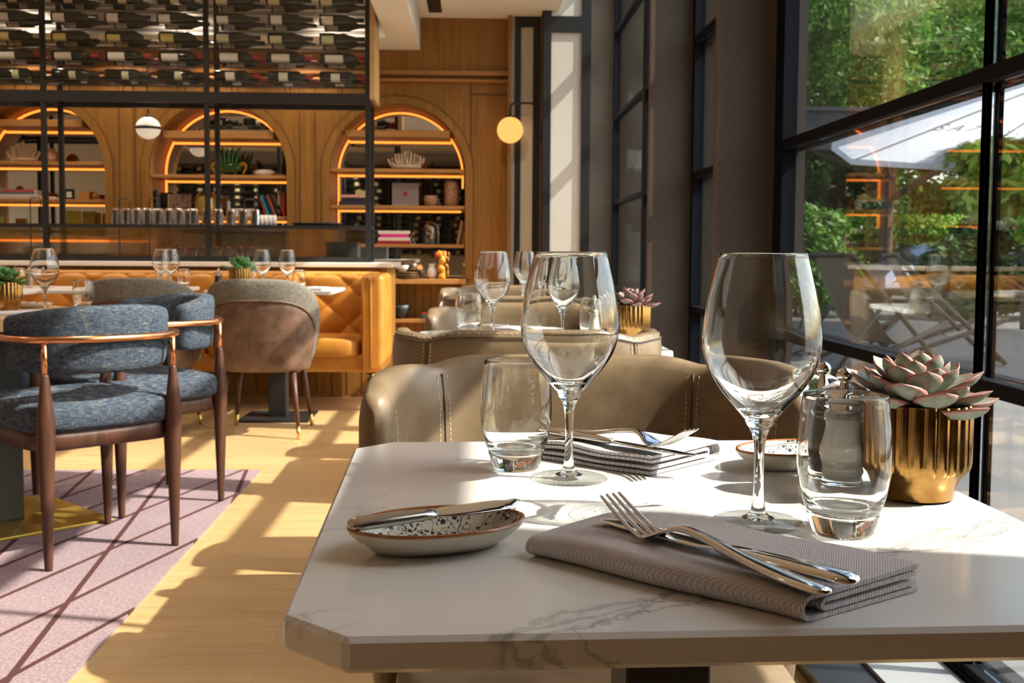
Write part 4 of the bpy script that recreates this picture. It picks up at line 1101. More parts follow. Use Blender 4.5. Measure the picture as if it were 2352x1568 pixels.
# ================================================================== ARCHED NICHES
YM = YW+0.37
NICHE = {1: [1.860, 1.588, 1.302, 1.000], 2: [1.837, 1.528, 1.208], 3: [1.913, 1.620, 1.330, 1.045]}
NL = {1: 'arched oak shelf niche with glowing edges, rightmost of the three', 2: 'arched oak shelf niche with glowing edges, middle of the three', 3: 'arched oak shelf niche with glowing edges at the left edge'}
def hw(z, r=AR): return r if z <= ASP else math.sqrt(max(0.0, r*r-(z-ASP)**2))
for cx, idn in ARCH:
    t = thing('arched_niche', NL[idn], 'shelf niche', (cx, YW, 0))
    ap = arch_pts(0, AR, ASP, ABOT)
    MB().loft([[(x, y, z) for x, z in ap] for y in (-0.004, 0.385)], cap=False, closed=True).build('niche_lining', M['oakshelf'], t, auto=40)
    MB().add([(x, 0.372, z) for x, z in arch_pts(0, AR, ASP, ABOT)], [tuple(range(len(ap)))]).build('mirror_back', M['mirror'], t, smooth=False)
    # raised arch moulding round the opening
    mo = MB(); rings = []
    for (x, z), (x2, z2) in zip(arch_pts(0, AR+0.004, ASP, 0.76, 40), arch_pts(0, AR+0.062, ASP, 0.76, 40)):
        rings.append([(x, 0.0, z), (x, -0.016, z), (x2, -0.016, z2), (x2, 0.0, z2)])
    mo.loft(rings).build('arch_moulding', M['oakwall'], t, auto=40)
    rings = []
    for (x, z), (x2, z2) in zip(arch_pts(0, AR+0.062, ASP, 0.76, 40), arch_pts(0, AR+0.070, ASP, 0.76, 40)):
        rings.append([(x, 0.0, z), (x, -0.004, z), (x2, -0.004, z2), (x2, 0.0, z2)])
    mo = MB(); mo.loft(rings).build('shadow_groove', bpy.data.materials['groove'], t, auto=40)
    for k, z in enumerate(NICHE[idn]):
        th = 0.055 if k == 0 else 0.026
        a = hw(z+th if z > 1.5 else z)-0.002
        MB().box(-a, a, 0.004, 0.368, z, z+th).build('shelf', M['oakshelf'], t, smooth=False, bevel=0.002)
        if not (idn == 1 and k == 3) :
            s_ = 0.01; a2 = hw(z)-0.035
            MB().box(-a2, a2, 0.354, 0.370, z-0.015, z-0.001).build('light_strip', M['led'], t, smooth=False)
    zlow = {1: 1.19, 2: 1.42, 3: 1.2}[idn]
    def arc_led(pts): MB().tube(pts, 0.0075, 6).build('light_strip', M['led'], t)
    rr = AR-0.022
    vert = [(-rr, 0.362, zlow+(ASP-zlow)*k/6) for k in range(6)]
    arc = [(-rr*math.cos(PI*k/40), 0.362, ASP+rr*math.sin(PI*k/40)) for k in range(41)]
    arc_led(vert+arc+[(rr, 0.362, ASP-0.10)])

# ---- low oak cabinet right of the counter
cb = thing('low_cabinet', 'low oak cabinet with open shelf below the rightmost arch', 'cabinet', (-0.42, 8.46, 0))
MB().box(-0.42, 0.345, -0.13, 0.135, 0.722, 0.758).build('cabinet_top', M['oakshelf'], cb, smooth=False, bevel=0.003)
MB().box(-0.42, -0.40, -0.11, 0.135, 0, 0.722).box(0.32, 0.34, -0.11, 0.135, 0, 0.722).build('side_panel', M['oakshelf'], cb, smooth=False)
m_ = MB().box(-0.40, 0.32, 0.10, 0.135, 0, 0.722)
bp_ = m_.build('back_panel', M['oakwall'], cb, smooth=False)
g = MB()
for k in range(12): g.box(-0.36+0.062*k-0.0025, -0.36+0.062*k+0.0025, 0.098, 0.101, 0.02, 0.72)
g.build('panel_groove', bpy.data.materials['groove'], bp_, smooth=False)
MB().box(-0.40, 0.32, -0.11, 0.10, 0.425, 0.452).build('lower_shelf', M['oakshelf'], cb, smooth=False)
MB().box(-0.40, 0.32, -0.09, 0.10, 0.0, 0.09).build('plinth', M['oakshelf'], cb, smooth=False)
def simple(name, mb, mat, loc, label, cat, rz=0, group=None, **k):
    o = mb.build(name, mat, **k); o.location = loc; o.rotation_euler = (0, 0, rz); return tag(o, label, cat, group)
def bowlp(r, h, n=28, t=0.004, foot=.45): return MB().lathe([(0, 0), (r*foot, 0), (r*.8, h*.45), (r, h), (r-t, h), (r*.8-t, h*.5), (r*foot, t), (0, t)], n, caps=False)
simple('serving_bowl', bowlp(0.085, 0.105), col('matt black bowl', (0.01, 0.01, 0.01), 0.5), (-0.575, 8.42, 0.453), 'large matt black bowl on the lower shelf of the low cabinet', 'bowl')
bk = thing('small_box', 'small red and green box on the low cabinet shelf', 'box', (-0.375, 8.42, 0.453))
MB().box(-0.035, 0.035, -0.03, 0.03, 0.0, 0.03).build('box_body', col('green card', (0.04, 0.12, 0.10)), bk, smooth=False)
MB().box(-0.033, 0.033, -0.028, 0.028, 0.03, 0.047).build('box_lid', col('red card', (0.5, 0.05, 0.03)), bk, smooth=False)
for k, (r_, c_) in enumerate([(0.105, (0.10, 0.055, 0.02)), (0.10, (0.16, 0.09, 0.035)), (0.092, (0.12, 0.07, 0.03))]):
    simple('serving_plate', MB().lathe([(0, 0), (r_*.6, 0), (r_, 0.014), (r_-.003, 0.017), (r_*.55, 0.005), (0, 0.005)], 28, caps=False), col('bronze plate %d' % k, c_, 0.35), (-0.53, 8.43, 0.759+0.0175*k), 'bronze brown plate on the low cabinet, %s in its stack' % ['bottom', 'middle', 'top'][k], 'plate', group='bronze plates on the low cabinet')
simple('ceramic_bowl', bowlp(0.055, 0.05), M['ceramic'], (-0.565, 8.42, 0.759+0.053), 'white bowl standing on the bronze plates', 'bowl')
simple('ceramic_jug', MB().lathe(spl([(0.022, 0), (0.035, 0.03), (0.036, 0.06), (0.024, 0.09), (0.028, 0.115)])+[(0.024, 0.113), (0.02, 0.09), (0, 0.03)], 24, caps=False), M['ceramic'], (-0.335, 8.46, 0.759), 'white ceramic jug beside the amber figurine', 'jug')
# amber twisted figurine with a red head
fg = thing('figurine', 'amber and orange glazed figurine with a red spot on the low cabinet', 'figurine', (-0.262, 8.42, 0.759))
am = col('amber glaze', (0.62, 0.24, 0.02), 0.2)
MB().tube(spl([(0.0, 0, 0), (0.012, 0, 0.05), (-0.008, 0, 0.10), (0.008, 0, 0.15), (-0.012, 0, 0.19), (-0.03, 0, 0.205)], 5), [0.024+0.006*math.sin(i) for i in range(26)], 12).build('figure_body', am, fg)
MB().tube([(0.004, 0, 0.14), (0.028, 0, 0.17), (0.026, 0, 0.205)], [0.014, 0.012, 0.009], 10).build('figure_arm', am, fg)
MB().superq((-0.036, -0.012, 0.185), 0.017, 0.015, 0.020, 1, 1, 16, 10).build('red_head', M['red'], fg)

def coral(label, loc, w, h, n, seed, name='coral_ornament'):
    rnd = random.Random(seed); mb = MB()
    mb.superq((0, 0, 0.018), w*.42, 0.035, 0.02, 1, 1, 20, 8)
    for k in range(n):
        f = (k+.5)/n*2-1; x0 = f*w*.36; hh = h*(1-.45*abs(f)**1.5)*rnd.uniform(.78, 1.0)
        x1 = f*w*.5
        pts = spl([(x0*.8, rnd.uniform(-.02, .02), 0.005), (x0+(x1-x0)*.5+rnd.uniform(-.006, .006), rnd.uniform(-.025, .02), hh*.4), (x1, rnd.uniform(-.02, .02), hh*.75), (x1+rnd.uniform(-.006, .006), 0, hh)], 3)
        mb.tube(pts, [0.0125-0.003*i/len(pts) for i in range(len(pts))], 8)
    o = mb.build(name, M['ivory']); o.location = (loc[0], loc[1], loc[2]+0.006); return tag(o, label, 'ornament')
YN = 8.74
def X(px, Y=YN): return (px-1085)/2500*Y
coral('branching ivory coral in the rightmost arch', (X(927), YN, 1.6145), 0.30, 0.155, 12, 3)
coral('branching ivory coral in the left arch', (X(70), YN, 1.6465), 0.27, 0.165, 9, 4)
coral('small pale coral at the far left of the left arch', (X(8), YN, 1.3565), 0.12, 0.14, 6, 9)
def book(label, loc, dx, dy, dz, c, rot=(0, 0, 0), group=None, cat='book'):
    t = thing('book', label, cat, loc, 0, group); t.rotation_euler = rot
    cm = col('cover %.2f %.2f %.2f' % c, c, 0.5)
    if dx > dz or dy > dz and dz < 0.05:      # lying flat
        MB().box(-dx/2, dx/2, -dy/2, dy/2, 0, 0.002).box(-dx/2, dx/2, -dy/2, dy/2, dz-0.002, dz).box(-dx/2, dx/2, -dy/2, -dy/2+0.002, 0.002, dz-0.002).build('cover', cm, t, smooth=False)
        MB().box(-dx/2+0.003, dx/2-0.003, -dy/2+0.003, dy/2-0.003, 0.002, dz-0.002).build('pages', M['label_white'], t, smooth=False)
    else:
        MB().box(-dx/2, -dx/2+0.002, -dy/2, dy/2, 0, dz).box(dx/2-0.002, dx/2, -dy/2, dy/2, 0, dz).box(-dx/2+0.002, dx/2-0.002, -dy/2, -dy/2+0.002, 0, dz).build('cover', cm, t, smooth=False)
        MB().box(-dx/2+0.002, dx/2-0.002, -dy/2+0.003, dy/2-0.003, 0.002, dz-0.003).build('pages', M['label_white'], t, smooth=False)
    return t
# rightmost arch, second shelf down
z = 1.3285
G = 'books lying in the rightmost arch'
book('dark navy book at the bottom of the stack in the rightmost arch', (X(808), YN, z), 0.22, 0.16, 0.032, (0.02, 0.02, 0.05), group=G)
book('black book with pale title second in the rightmost arch stack', (X(812), YN, z+0.033), 0.20, 0.15, 0.028, (0.015, 0.015, 0.018), group=G)
book('salmon pink book third in the rightmost arch stack', (X(810), YN, z+0.062), 0.21, 0.15, 0.022, (0.62, 0.32, 0.22), group=G)
simple('tin_box', MB().box(-.045, .045, -.035, .035, 0, .035), M['label_yellow'], (X(825), YN, z+0.0845), 'yellow tin on top of the book stack in the rightmost arch', 'tin', smooth=False, bevel=0.004)
pc_ = thing('picture_panel', 'grey pink picture with a red square in the rightmost arch', 'picture', (X(925), YN, z)); pc_.rotation_euler = (R(-8), 0, 0)
MB().box(-.105, .105, -.006, .006, 0, .185).build('panel', col('grey pink paint', (0.30, 0.22, 0.20), 0.8), pc_, smooth=False)
MB().box(-.016, .016, -.009, -.006, .085, .115).build('red_square', M['red'], pc_, smooth=False)
m, nt, b = new_mat('woven rattan'); vo = nt.nodes.new('ShaderNodeTexVoronoi'); vo.inputs['Scale'].default_value = 95; nt.links.new(coords(nt), vo.inputs[0])
nt.links.new(ramp(nt, vo.outputs['Distance'], [(0.2, (0.62, 0.36, 0.18)), (0.7, (0.25, 0.11, 0.05))]), b.inputs['Base Color']); bump(nt, b, vo.outputs['Distance'], .8, .004); M['rattan'] = m
simple('woven_lantern', MB().lathe([(0.0, 0), (0.05, 0), (0.056, 0.02), (0.057, 0.17), (0.045, 0.20), (0.04, 0.205), (0.0, 0.19)], 24, caps=False), M['rattan'], (X(1030), YN, z), 'tall woven lantern in the rightmost arch', 'lantern')
simple('woven_pot', MB().lathe([(0.0, 0), (0.04, 0), (0.054, 0.02), (0.054, 0.06), (0.05, 0.085), (0.045, 0.083), (0, 0.05)], 24, caps=False), M['rattan'], (X(983), YN, z), 'short woven pot beside the tall lantern', 'pot')
z = 1.0265
G = 'books lying low in the rightmost arch'
for k, (c_, w_, n_) in enumerate([((0.30, 0.012, 0.02), .27, 'dark red book, bottom of the low stack'), ((0.70, 0.60, 0.48), .25, 'cream book above the dark red one'), ((0.75, 0.03, 0.25), .215, 'bright magenta book near the top'), ((0.72, 0.62, 0.55), .25, 'cream pink book on top of the low stack')]):
    book(n_+' in the rightmost arch', (X(901), YN, z+0.0265*k), w_, 0.17, 0.026, c_, group=G)
cl = thing('glass_cloche', 'glass dome with dried flowers in the rightmost arch', 'cloche', (X(982), YN, z))
MB().lathe([(0, 0), (0.062, 0), (0.062, 0.014), (0, 0.014)], 24, caps=False).build('base', M['black'], cl)
MB().lathe([(0.053, 0.014)]+spl([(0.053, 0.015), (0.053, 0.11), (0.045, 0.15), (0.022, 0.178)], 4)+[(0, 0.182)], 24, caps=False).build('dome', M['dimthin'], cl)
mb = MB(); rnd = random.Random(5)
for k in range(9): mb.superq((rnd.uniform(-.02, .02), rnd.uniform(-.02, .02), .05+.012*k), .014, .014, .012, 1, 1, 10, 6)
mb.tube([(0, 0, .014), (0, 0, .12)], .003, 6).build('dried_flowers', M['ivory'], cl)
for k, (dx, c_, n_) in enumerate([(1046, (0.42, 0.25, 0.12), 'tan'), (1052, (0.08, 0.05, 0.03), 'dark'), (1058, (0.30, 0.16, 0.08), 'brown')]):
    book('%s book leaning at the right side of the rightmost arch' % n_, (X(dx)-0.005, YN, z+0.003), 0.016, 0.13, 0.19-.01*k, c_, (0, R(10), 0), 'books leaning in the rightmost arch')
# middle arch
z = 1.5545
cp = thing('cactus_planter', 'dark green planter with upright green leaves in the middle arch', 'planter', (X(527), YN, z))
MB().superq((0, 0, 0.065), 0.10, 0.045, 0.042, .8, .8, 24, 12).build('planter_body', col('bottle green glaze', (0.03, 0.09, 0.02), 0.15), cp)
for sx_ in (-1, 1):
    MB().tube(spl([(sx_*.07, 0, .07), (sx_*.11, 0, .10), (sx_*.135, 0, .07), (sx_*.12, 0, .04), (sx_*.11, 0, .018)], 4), [0.016]*8+[0.01]*9, 8).build('curled_handle', col('amber gold glaze', (0.45, 0.25, 0.02), 0.2), cp)
MB().box(-.06, -.035, -.02, .02, 0, .05).box(.035, .06, -.02, .02, 0, .05).build('planter_foot', bpy.data.materials['bottle green glaze'], cp)
mb = MB()
for k in range(9):
    f = k/4-1; mb.tube(spl([(f*.05, (k % 2)*.02-.01, .09), (f*.07, (k % 2)*.03-.015, .16), (f*.095, (k % 2)*.03-.015, .20+.03*((k*7) % 3)/2)], 3), [.010, .012, .012, .011, .010, .008, .003], 8)
mb.build('upright_leaves', col('cactus green', (0.03, 0.15, 0.03), 0.35), cp)
simple('shell_ornament', MB().superq((0, 0, 0.028), 0.085, 0.04, 0.028, .9, .9, 24, 12), M['ceramic'], (X(608), YN, z), 'white shell ornament in the middle arch', 'ornament')
z = 1.2345
book('dark framed book standing at the left of the middle arch', (X(360), YN, z), 0.02, 0.15, 0.20, (0.03, 0.03, 0.06), (0, 0, R(30)))
o = thing('standing_picture', 'dark picture book standing in the middle arch', 'picture', (X(382), YN+0.04, z)); o.rotation_euler = (R(-6), 0, 0)
MB().box(-.05, .05, -.008, .008, 0, .19).build('panel', col('dark brown print', (0.05, 0.03, 0.025), 0.5), o, smooth=False)
o = thing('standing_picture', 'pink brown picture with yellow edge in the middle arch', 'picture', (X(415), YN, z)); o.rotation_euler = (R(-6), 0, 0)
m, nt, b = new_mat('mottled pink print'); nt.links.new(ramp(nt, noise(nt, coords(nt), 28, 4), [(0.35, (0.10, 0.06, 0.05)), (0.6, (0.45, 0.28, 0.20))]), b.inputs['Base Color'])
MB().box(-.082, .09, -.007, .007, 0, .175).build('panel', m, o, smooth=False); MB().box(-.092, -.082, -.008, .008, 0, .175).build('yellow_edge', M['label_yellow'], o, smooth=False)
jr = thing('glass_jar', 'tall glass jar filled with yellow pieces in the middle arch', 'jar', (X(475), YN, z))
MB().lathe([(0, 0), (0.085, 0), (0.088, 0.01), (0.088, 0.13), (0.078, 0.165), (0.055, 0.185), (0, 0.19)], 28, caps=False).build('jar_glass', M['dimthin'], jr)
m, nt, b = new_mat('yellow pasta pieces'); vo = nt.nodes.new('ShaderNodeTexVoronoi'); vo.inputs['Scale'].default_value = 45; nt.links.new(coords(nt), vo.inputs[0]); nt.links.new(ramp(nt, vo.outputs['Distance'], [(0.15, (0.08, 0.03, 0.01)), (0.4, (0.60, 0.36, 0.05))]), b.inputs['Base Color'])
MB().lathe([(0, 0.005), (0.078, 0.005), (0.078, 0.13), (0.06, 0.16), (0, 0.165)], 24, caps=False).build('jar_filling', m, jr)
simple('storage_box', MB().box(-.10, .10, -.06, .06, 0, .062), M['ceramic'], (X(560), YN, z), 'white storage box in the middle arch', 'box', smooth=False, bevel=0.004)
for k, (px, c_, n_, h_, a_) in enumerate([(601, (0.25, 0.02, 0.02), 'dark red', .15, 20), (607, (0.01, 0.28, 0.33), 'turquoise', .175, 21), (616, (0.015, 0.02, 0.09), 'navy', .165, 21), (622, (0.35, 0.09, 0.03), 'rust', .175, 22), (630, (0.02, 0.02, 0.018), 'black', .19, 23), (637, (0.10, 0.06, 0.02), 'brown', .185, 24)]):
    book('%s book leaning left in the middle arch' % n_, (X(px)+0.045, YN, z+0.006), 0.018, 0.14, h_, c_, (0, R(-a_), 0), 'books leaning in the middle arch')
for k, (px, c_, n_) in enumerate([(643, (0.55, 0.35, 0.22), 'tan upright'), (649, (0.16, 0.12, 0.12), 'grey upright'), (654, (0.60, 0.01, 0.01), 'bright red upright')]):
    book('%s book at the right of the middle arch' % n_, (X(px)-0.004, YN, z), 0.015, 0.14, 0.20-.006*k, c_, (0, 0, 0), 'upright books in the middle arch')
# left arch
simple('lidded_basket', MB().lathe(spl([(0.045, 0), (0.055, 0.03), (0.05, 0.07), (0.03, 0.10), (0.012, 0.11)], 4)+[(0, 0.11)], 20), M['rattan'], (X(130), YN, 1.6465), 'brown lidded basket in the left arch', 'basket')
z = 1.3565; G = 'magazines lying in the left arch'
for k, (c_, n_) in enumerate([((0.45, 0.36, 0.28), 'beige magazine, bottom of the left arch pile'), ((0.55, 0.47, 0.40), 'cream magazine in the middle of the left arch pile'), ((0.12, 0.12, 0.16), 'slate magazine second from top of the left arch pile'), ((0.40, 0.05, 0.04), 'red magazine on top of the left arch pile')]):
    book(n_, (X(62+2*k), YN, z+.0185*k), .30-.02*k, .20, .018, c_, group=G)
book('open pale magazine on the right of the left arch pile', (X(118), YN-.02, z), .20, .16, .022, (0.55, 0.40, 0.30))
o = thing('framed_photo', 'small dark photo frame in the left arch', 'frame', (X(170), YN, z)); MB().box(-.035, .035, -.01, .01, 0, .085).build('frame', M['black'], o, smooth=False); MB().box(-.02, .02, -.013, -.01, .02, .065).build('print', M['label_white'], o, smooth=False)
o = thing('small_box', 'small orange keepsake box at the right of the left arch', 'box', (X(205), YN, z)); MB().box(-.04, .04, -.03, .03, 0, .065).build('box_body', col('orange box', (0.55, 0.24, 0.05), 0.5), o, smooth=False); MB().superq((.075, 0, .03), .028, .02, .03, 1, 1, 14, 8).build('round_ornament', col('orange ceramic', (0.50, 0.16, 0.04), 0.3), o)
z = 1.0715
book('yellow floral book standing low in the left arch', (X(178), YN, z), 0.11, 0.02, 0.20, (0.38, 0.30, 0.03))
book('mustard book standing beside the yellow floral book', (X(213), YN, z), 0.10, 0.03, 0.195, (0.30, 0.19, 0.01))
book('lime green book at the left edge of the left arch', (X(8), YN, z), 0.08, 0.05, 0.15, (0.38, 0.42, 0.05))

# ================================================================== LAMPS
sc_ = thing('wall_sconce', 'wall sconce with glowing opal globe on a black bracket', 'lamp', (0.497, 8.40, 1.90))
MB().box(-0.012, 0.002, -0.045, 0.045, -0.09, 0.05).build('wall_plate', M['black'], sc_, smooth=False, bevel=0.003)
MB().tube([(-0.012, 0, -0.05), (-0.045, 0, -0.05), (-0.050, 0, 0.0), (-0.050, 0, 0.18), (-0.060, 0, 0.198), (-0.08, 0, 0.205), (-0.20, 0, 0.205), (-0.228, 0, 0.195), (-0.235, 0, 0.17), (-0.235, 0, 0.09)], 0.009, 10).build('bracket', M['black'], sc_)
MB().lathe([(0, 0.115), (0.03, 0.112), (0.032, 0.085), (0, 0.085)], 20, T(-0.235, 0, 0), caps=False).build('globe_cap', M['black'], sc_)
MB().superq((-0.235, 0, 0.0), 0.10, 0.10, 0.10, 1, 1, 36, 20).build('opal_globe', M['globe'], sc_)
pn = thing('pendant_lamp', 'white globe pendant with black band hanging over the bar', 'lamp', (-2.425, 8.22, 1.868))
MB().superq((0, 0, 0), 0.09, 0.09, 0.082, 1, 1, 36, 20).build('globe_shade', M['opal'], pn)
MB().lathe([(0.0905, -0.011), (0.0925, -0.011), (0.0925, 0.011), (0.0905, 0.011)], 36).build('black_band', M['black'], pn)
MB().tube([(0, 0, 0.08), (0, 0, 2.53-1.868)], 0.006, 8).build('cord', M['black'], pn)
MB().lathe([(0, 0.105), (0.02, 0.10), (0.02, 0.075), (0, 0.075)], 16, caps=False).build('cap', M['black'], pn)

# wine wall at the far end behind the viewer, seen in the niche mirrors
ww = thing('wine_wall', 'wall of dark shelves full of wine bottles, seen reflected in the arch mirrors', 'wine rack', (-2.6, FY0+0.2, 0))
MB().box(-3.0, 2.6, -0.19, -0.17, 0.85, 2.6).build('back_board', M['cream'], ww, smooth=False)
mb = MB()
for k in range(14): mb.box(-3.0, 2.6, -0.15, 0.10, 0.9+0.125*k, 0.908+0.125*k)
for k in range(8): mb.box(-3.0+0.8*k-0.015, -3.0+0.8*k+0.015, -0.16, 0.11, 0.85, 2.6)
mb.build('shelf_grid', M['black'], ww, smooth=False)
mb = MB(); ml = MB(); rnd = random.Random(8)
for k in range(13):
    for j in range(15):
        x = -2.95+0.365*j+rnd.uniform(-.01, .01); z = 0.948+0.125*k
        mb.lathe([(0, 0), (.037, 0), (.037, .19), (.015, .24), (.015, .30), (0, .30)], 10, T(x, 0.02, z) @ Matrix.Rotation(PI/2, 4, 'Y'), caps=False)
        l0 = rnd.choice((.03, .08)); ml.box(x+l0, x+l0+.075, 0.056, 0.0585, z-.028, z+.028)
tag(mb.build('bottle_rows', M['bottle'], ww), kind='stuff'); tag(ml.build('label_rows', M['label_cream'], ww, smooth=False), kind='stuff')

# added fill lamps with ceiling fixtures, brightening room, rack and mirrored wine wall
def fill_light(label, x, y, z, watt, spot=True):
    t = thing('fill_lamp', label, 'lamp', (x, y, z), 0, 'added ceiling fill lamps')
    MB().lathe([(0.035, 0.0), (0.05, 0.0), (0.05, -0.006), (0.033, -0.006), (0.033, 0.0)], 20, caps=False).build('trim_ring', M['black'], t)
    MB().lathe([(0, -0.002), (0.033, -0.002)], 20, caps=False).build('lens', emis('downlight lens', (1, 0.8, 0.55), 6.0) if 'downlight lens' not in bpy.data.materials else bpy.data.materials['downlight lens'], t)
    ld = bpy.data.lights.new('fill_beam', 'AREA'); ld.shape = 'DISK'; ld.size = 0.08; ld.energy = watt; ld.color = (1.0, 0.84, 0.66); ld.spread = R(130)
    lo = bpy.data.objects.new('fill_beam', ld); COL.objects.link(lo); lo.parent = t; lo.location = (0, 0, -0.012)
for k, x in enumerate((-3.4, -2.7, -2.0, -1.3)):
    fill_light('added fill lamp over the bar aisle, %s from left' % ordn[k], x, 8.35, 2.53, 3)
for k, x in enumerate((-3.2, -2.1, -1.0)):
    fill_light('added fill lamp between wine frame and bulkhead, %s from left' % ordn[k], x, 7.93, HC, 3)
for k, (x, y) in enumerate([(-3.3, 1.0), (-3.3, 3.6), (-1.2, 3.8), (-3.0, 6.2), (-1.2, 6.3), (0.0, 7.3), (-4.2, 4.8), (-2.2, 6.7), (-3.6, 6.9), (-4.4, -1.9), (-2.6, -1.9)]):
    fill_light('added fill lamp in the dining room ceiling, %s of the row order' % ordn[k], x, y, HC, 26 if y < 0 else 7.5)

# ================================================================== OUTDOORS
struct(MB().box(1.20, 70, -25, 80, -0.12, -0.02).build('floor_outside', M['paving'], smooth=False))
def leaves(name, blobs, n, size, mat, parent=None, seed=1, shell=0.55):
    rs = np.random.RandomState(seed)
    vol = np.array([b[3]*b[4]*b[5] for b in blobs])**0.75; pick = rs.choice(len(blobs), n, p=vol/vol.sum())
    d = rs.normal(size=(n, 3)); d /= np.linalg.norm(d, axis=1)[:, None]
    rad = (shell + (1-shell)*rs.rand(n))[:, None]
    B = np.array(blobs); c = B[pick, :3] + d*rad*B[pick, 3:6] + rs.normal(size=(n, 3))*size*.6
    nr = d*0.5 + rs.normal(size=(n, 3))*0.6 + np.array([0, 0, .35]); nr /= np.linalg.norm(nr, axis=1)[:, None]
    u = np.cross(nr, rs.normal(size=(n, 3))); u /= np.linalg.norm(u, axis=1)[:, None]; w = np.cross(nr, u)
    s = size*(0.6+0.8*rs.rand(n))[:, None]
    V = np.stack([c-u*s, c-w*s*.42-u*s*.1, c+u*s, c+w*s*.42-u*s*.1], 1).reshape(-1, 3).astype(np.float32)
    me = bpy.data.meshes.new(name); me.vertices.add(4*n); me.vertices.foreach_set('co', V.ravel())
    me.loops.add(4*n); me.loops.foreach_set('vertex_index', np.arange(4*n, dtype=np.int32))
    me.polygons.add(n); me.polygons.foreach_set('loop_start', np.arange(0, 4*n, 4, dtype=np.int32)); me.polygons.foreach_set('loop_total', np.full(n, 4, dtype=np.int32))
    me.update(); me.validate(); me.materials.append(mat)
    o = bpy.data.objects.new(name, me); COL.objects.link(o); o.parent = parent
    return o
def tree(label, loc, h, blobs, n, size, mat, seed, trunk=0.16, branches=5, cat='tree', name='broadleaf_tree', lean=0.0):
    t = thing(name, label, cat, (loc[0], loc[1], -0.02))
    rnd = random.Random(seed); mb = MB()
    ht = h*.42
    mb.tube(spl([(0, 0, 0), (lean*.3, .03, ht*.5), (lean, 0, ht), (lean*1.2, .1, h*.75)], 4), [trunk*(1-.055*i) for i in range(13)], 10)
    for k in range(branches):
        a = 2*PI*k/branches+rnd.uniform(-.4, .4); L = h*.42*rnd.uniform(.8, 1.2); z0 = ht*rnd.uniform(.55, 1.0)
        mb.tube(spl([(lean*.7, 0, z0), (lean+math.cos(a)*L*.4, math.sin(a)*L*.4, z0+L*.22), (lean+math.cos(a)*L*.8, math.sin(a)*L*.8, z0+L*.36), (lean+math.cos(a)*L*1.2, math.sin(a)*L*1.2, z0+L*.62)], 4), [trunk*.45*(1-.06*i) for i in range(13)], 8)
    mb.build('trunk', M['bark'], t)
    leaves('foliage', blobs, n, size, mat, t, seed)
    return t
rnd = random.Random(3)
def blobset(n, cx, cyy, cz, rx, ry, rz_, r, seed):
    q = random.Random(seed); out = []
    for _ in range(n):
        out.append((cx+q.uniform(-1, 1)*rx, cyy+q.uniform(-1, 1)*ry, cz+q.uniform(-1, 1)*rz_, r*q.uniform(.7, 1.3), r*q.uniform(.7, 1.3), r*q.uniform(.45, .8)))
    return out
tree('large spreading tree whose crown fills the upper window, nearer tree', (9.3, 24.5), 8.5, blobset(34, 0, 0, 6.6, 6.2, 4.5, 2.2, 1.5, 1)+blobset(16, -1.5, -4.5, 4.7, 5.0, 1.8, 0.9, 1.0, 8), 95000, 0.085, M['leafmid'], 11, 0.19, 7, lean=0.1)
tree('dark leafy tree directly behind the spreading tree trunk', (7.2, 30), 8.0, blobset(26, 0, 0, 5.2, 3.4, 2.5, 3.2, 1.3, 2)+blobset(16, 0.5, 0, 2.4, 3.6, 1.2, 1.2, 1.0, 22), 36000, 0.14, M['leafdark'], 12, 0.2, 5)
tree('mid green tree in the back row between the window mullions', (13.6, 33), 9.5, blobset(26, 0, 0, 5.6, 4.4, 2.5, 3.6, 1.5, 3)+blobset(16, 0, 0, 2.3, 4.4, 1.2, 1.2, 1.0, 23), 34000, 0.15, M['leafmid'], 13, 0.2, 5)
tree('broad dark tree in the back row at the right', (20.5, 34), 10.0, blobset(26, 0, 0, 6, 5, 2.5, 3.8, 1.7, 4)+blobset(16, 0, 0, 2.4, 5, 1.2, 1.2, 1.0, 24), 34000, 0.16, M['leafdark'], 14, 0.2, 5)
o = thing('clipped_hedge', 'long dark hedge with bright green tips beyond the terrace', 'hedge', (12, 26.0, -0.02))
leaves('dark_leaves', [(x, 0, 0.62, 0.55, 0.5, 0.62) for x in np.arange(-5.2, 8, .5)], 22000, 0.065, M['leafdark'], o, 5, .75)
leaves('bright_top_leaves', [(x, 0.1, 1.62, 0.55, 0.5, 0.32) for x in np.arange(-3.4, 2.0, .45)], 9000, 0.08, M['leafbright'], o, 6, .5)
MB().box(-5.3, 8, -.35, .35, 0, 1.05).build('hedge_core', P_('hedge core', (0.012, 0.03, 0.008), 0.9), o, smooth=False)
tree('rounded green shrub at the left of the window view', (5.35, 17.2), 1.3, blobset(16, 0, 0, 1.0, .45, .5, .62, .45, 5), 15000, 0.07, M['leafmid'], 15, .05, 4, 'shrub', 'garden_shrub')
tree('glossy bright shrub behind the right window mullion', (7.3, 14.2), 1.9, blobset(24, .15, 0, 2.0, .95, .6, .72, .42, 6), 9000, 0.12, M['leafbright'], 16, .06, 5, 'shrub', 'garden_shrub')
tree('dark shrub under the bright one behind the right window mullion', (8.5, 16.4), 1.6, blobset(20, 0, 0, 1.1, 1.6, .6, .8, .5, 7), 12000, 0.10, M['leafdark'], 17, .06, 5, 'shrub', 'garden_shrub')
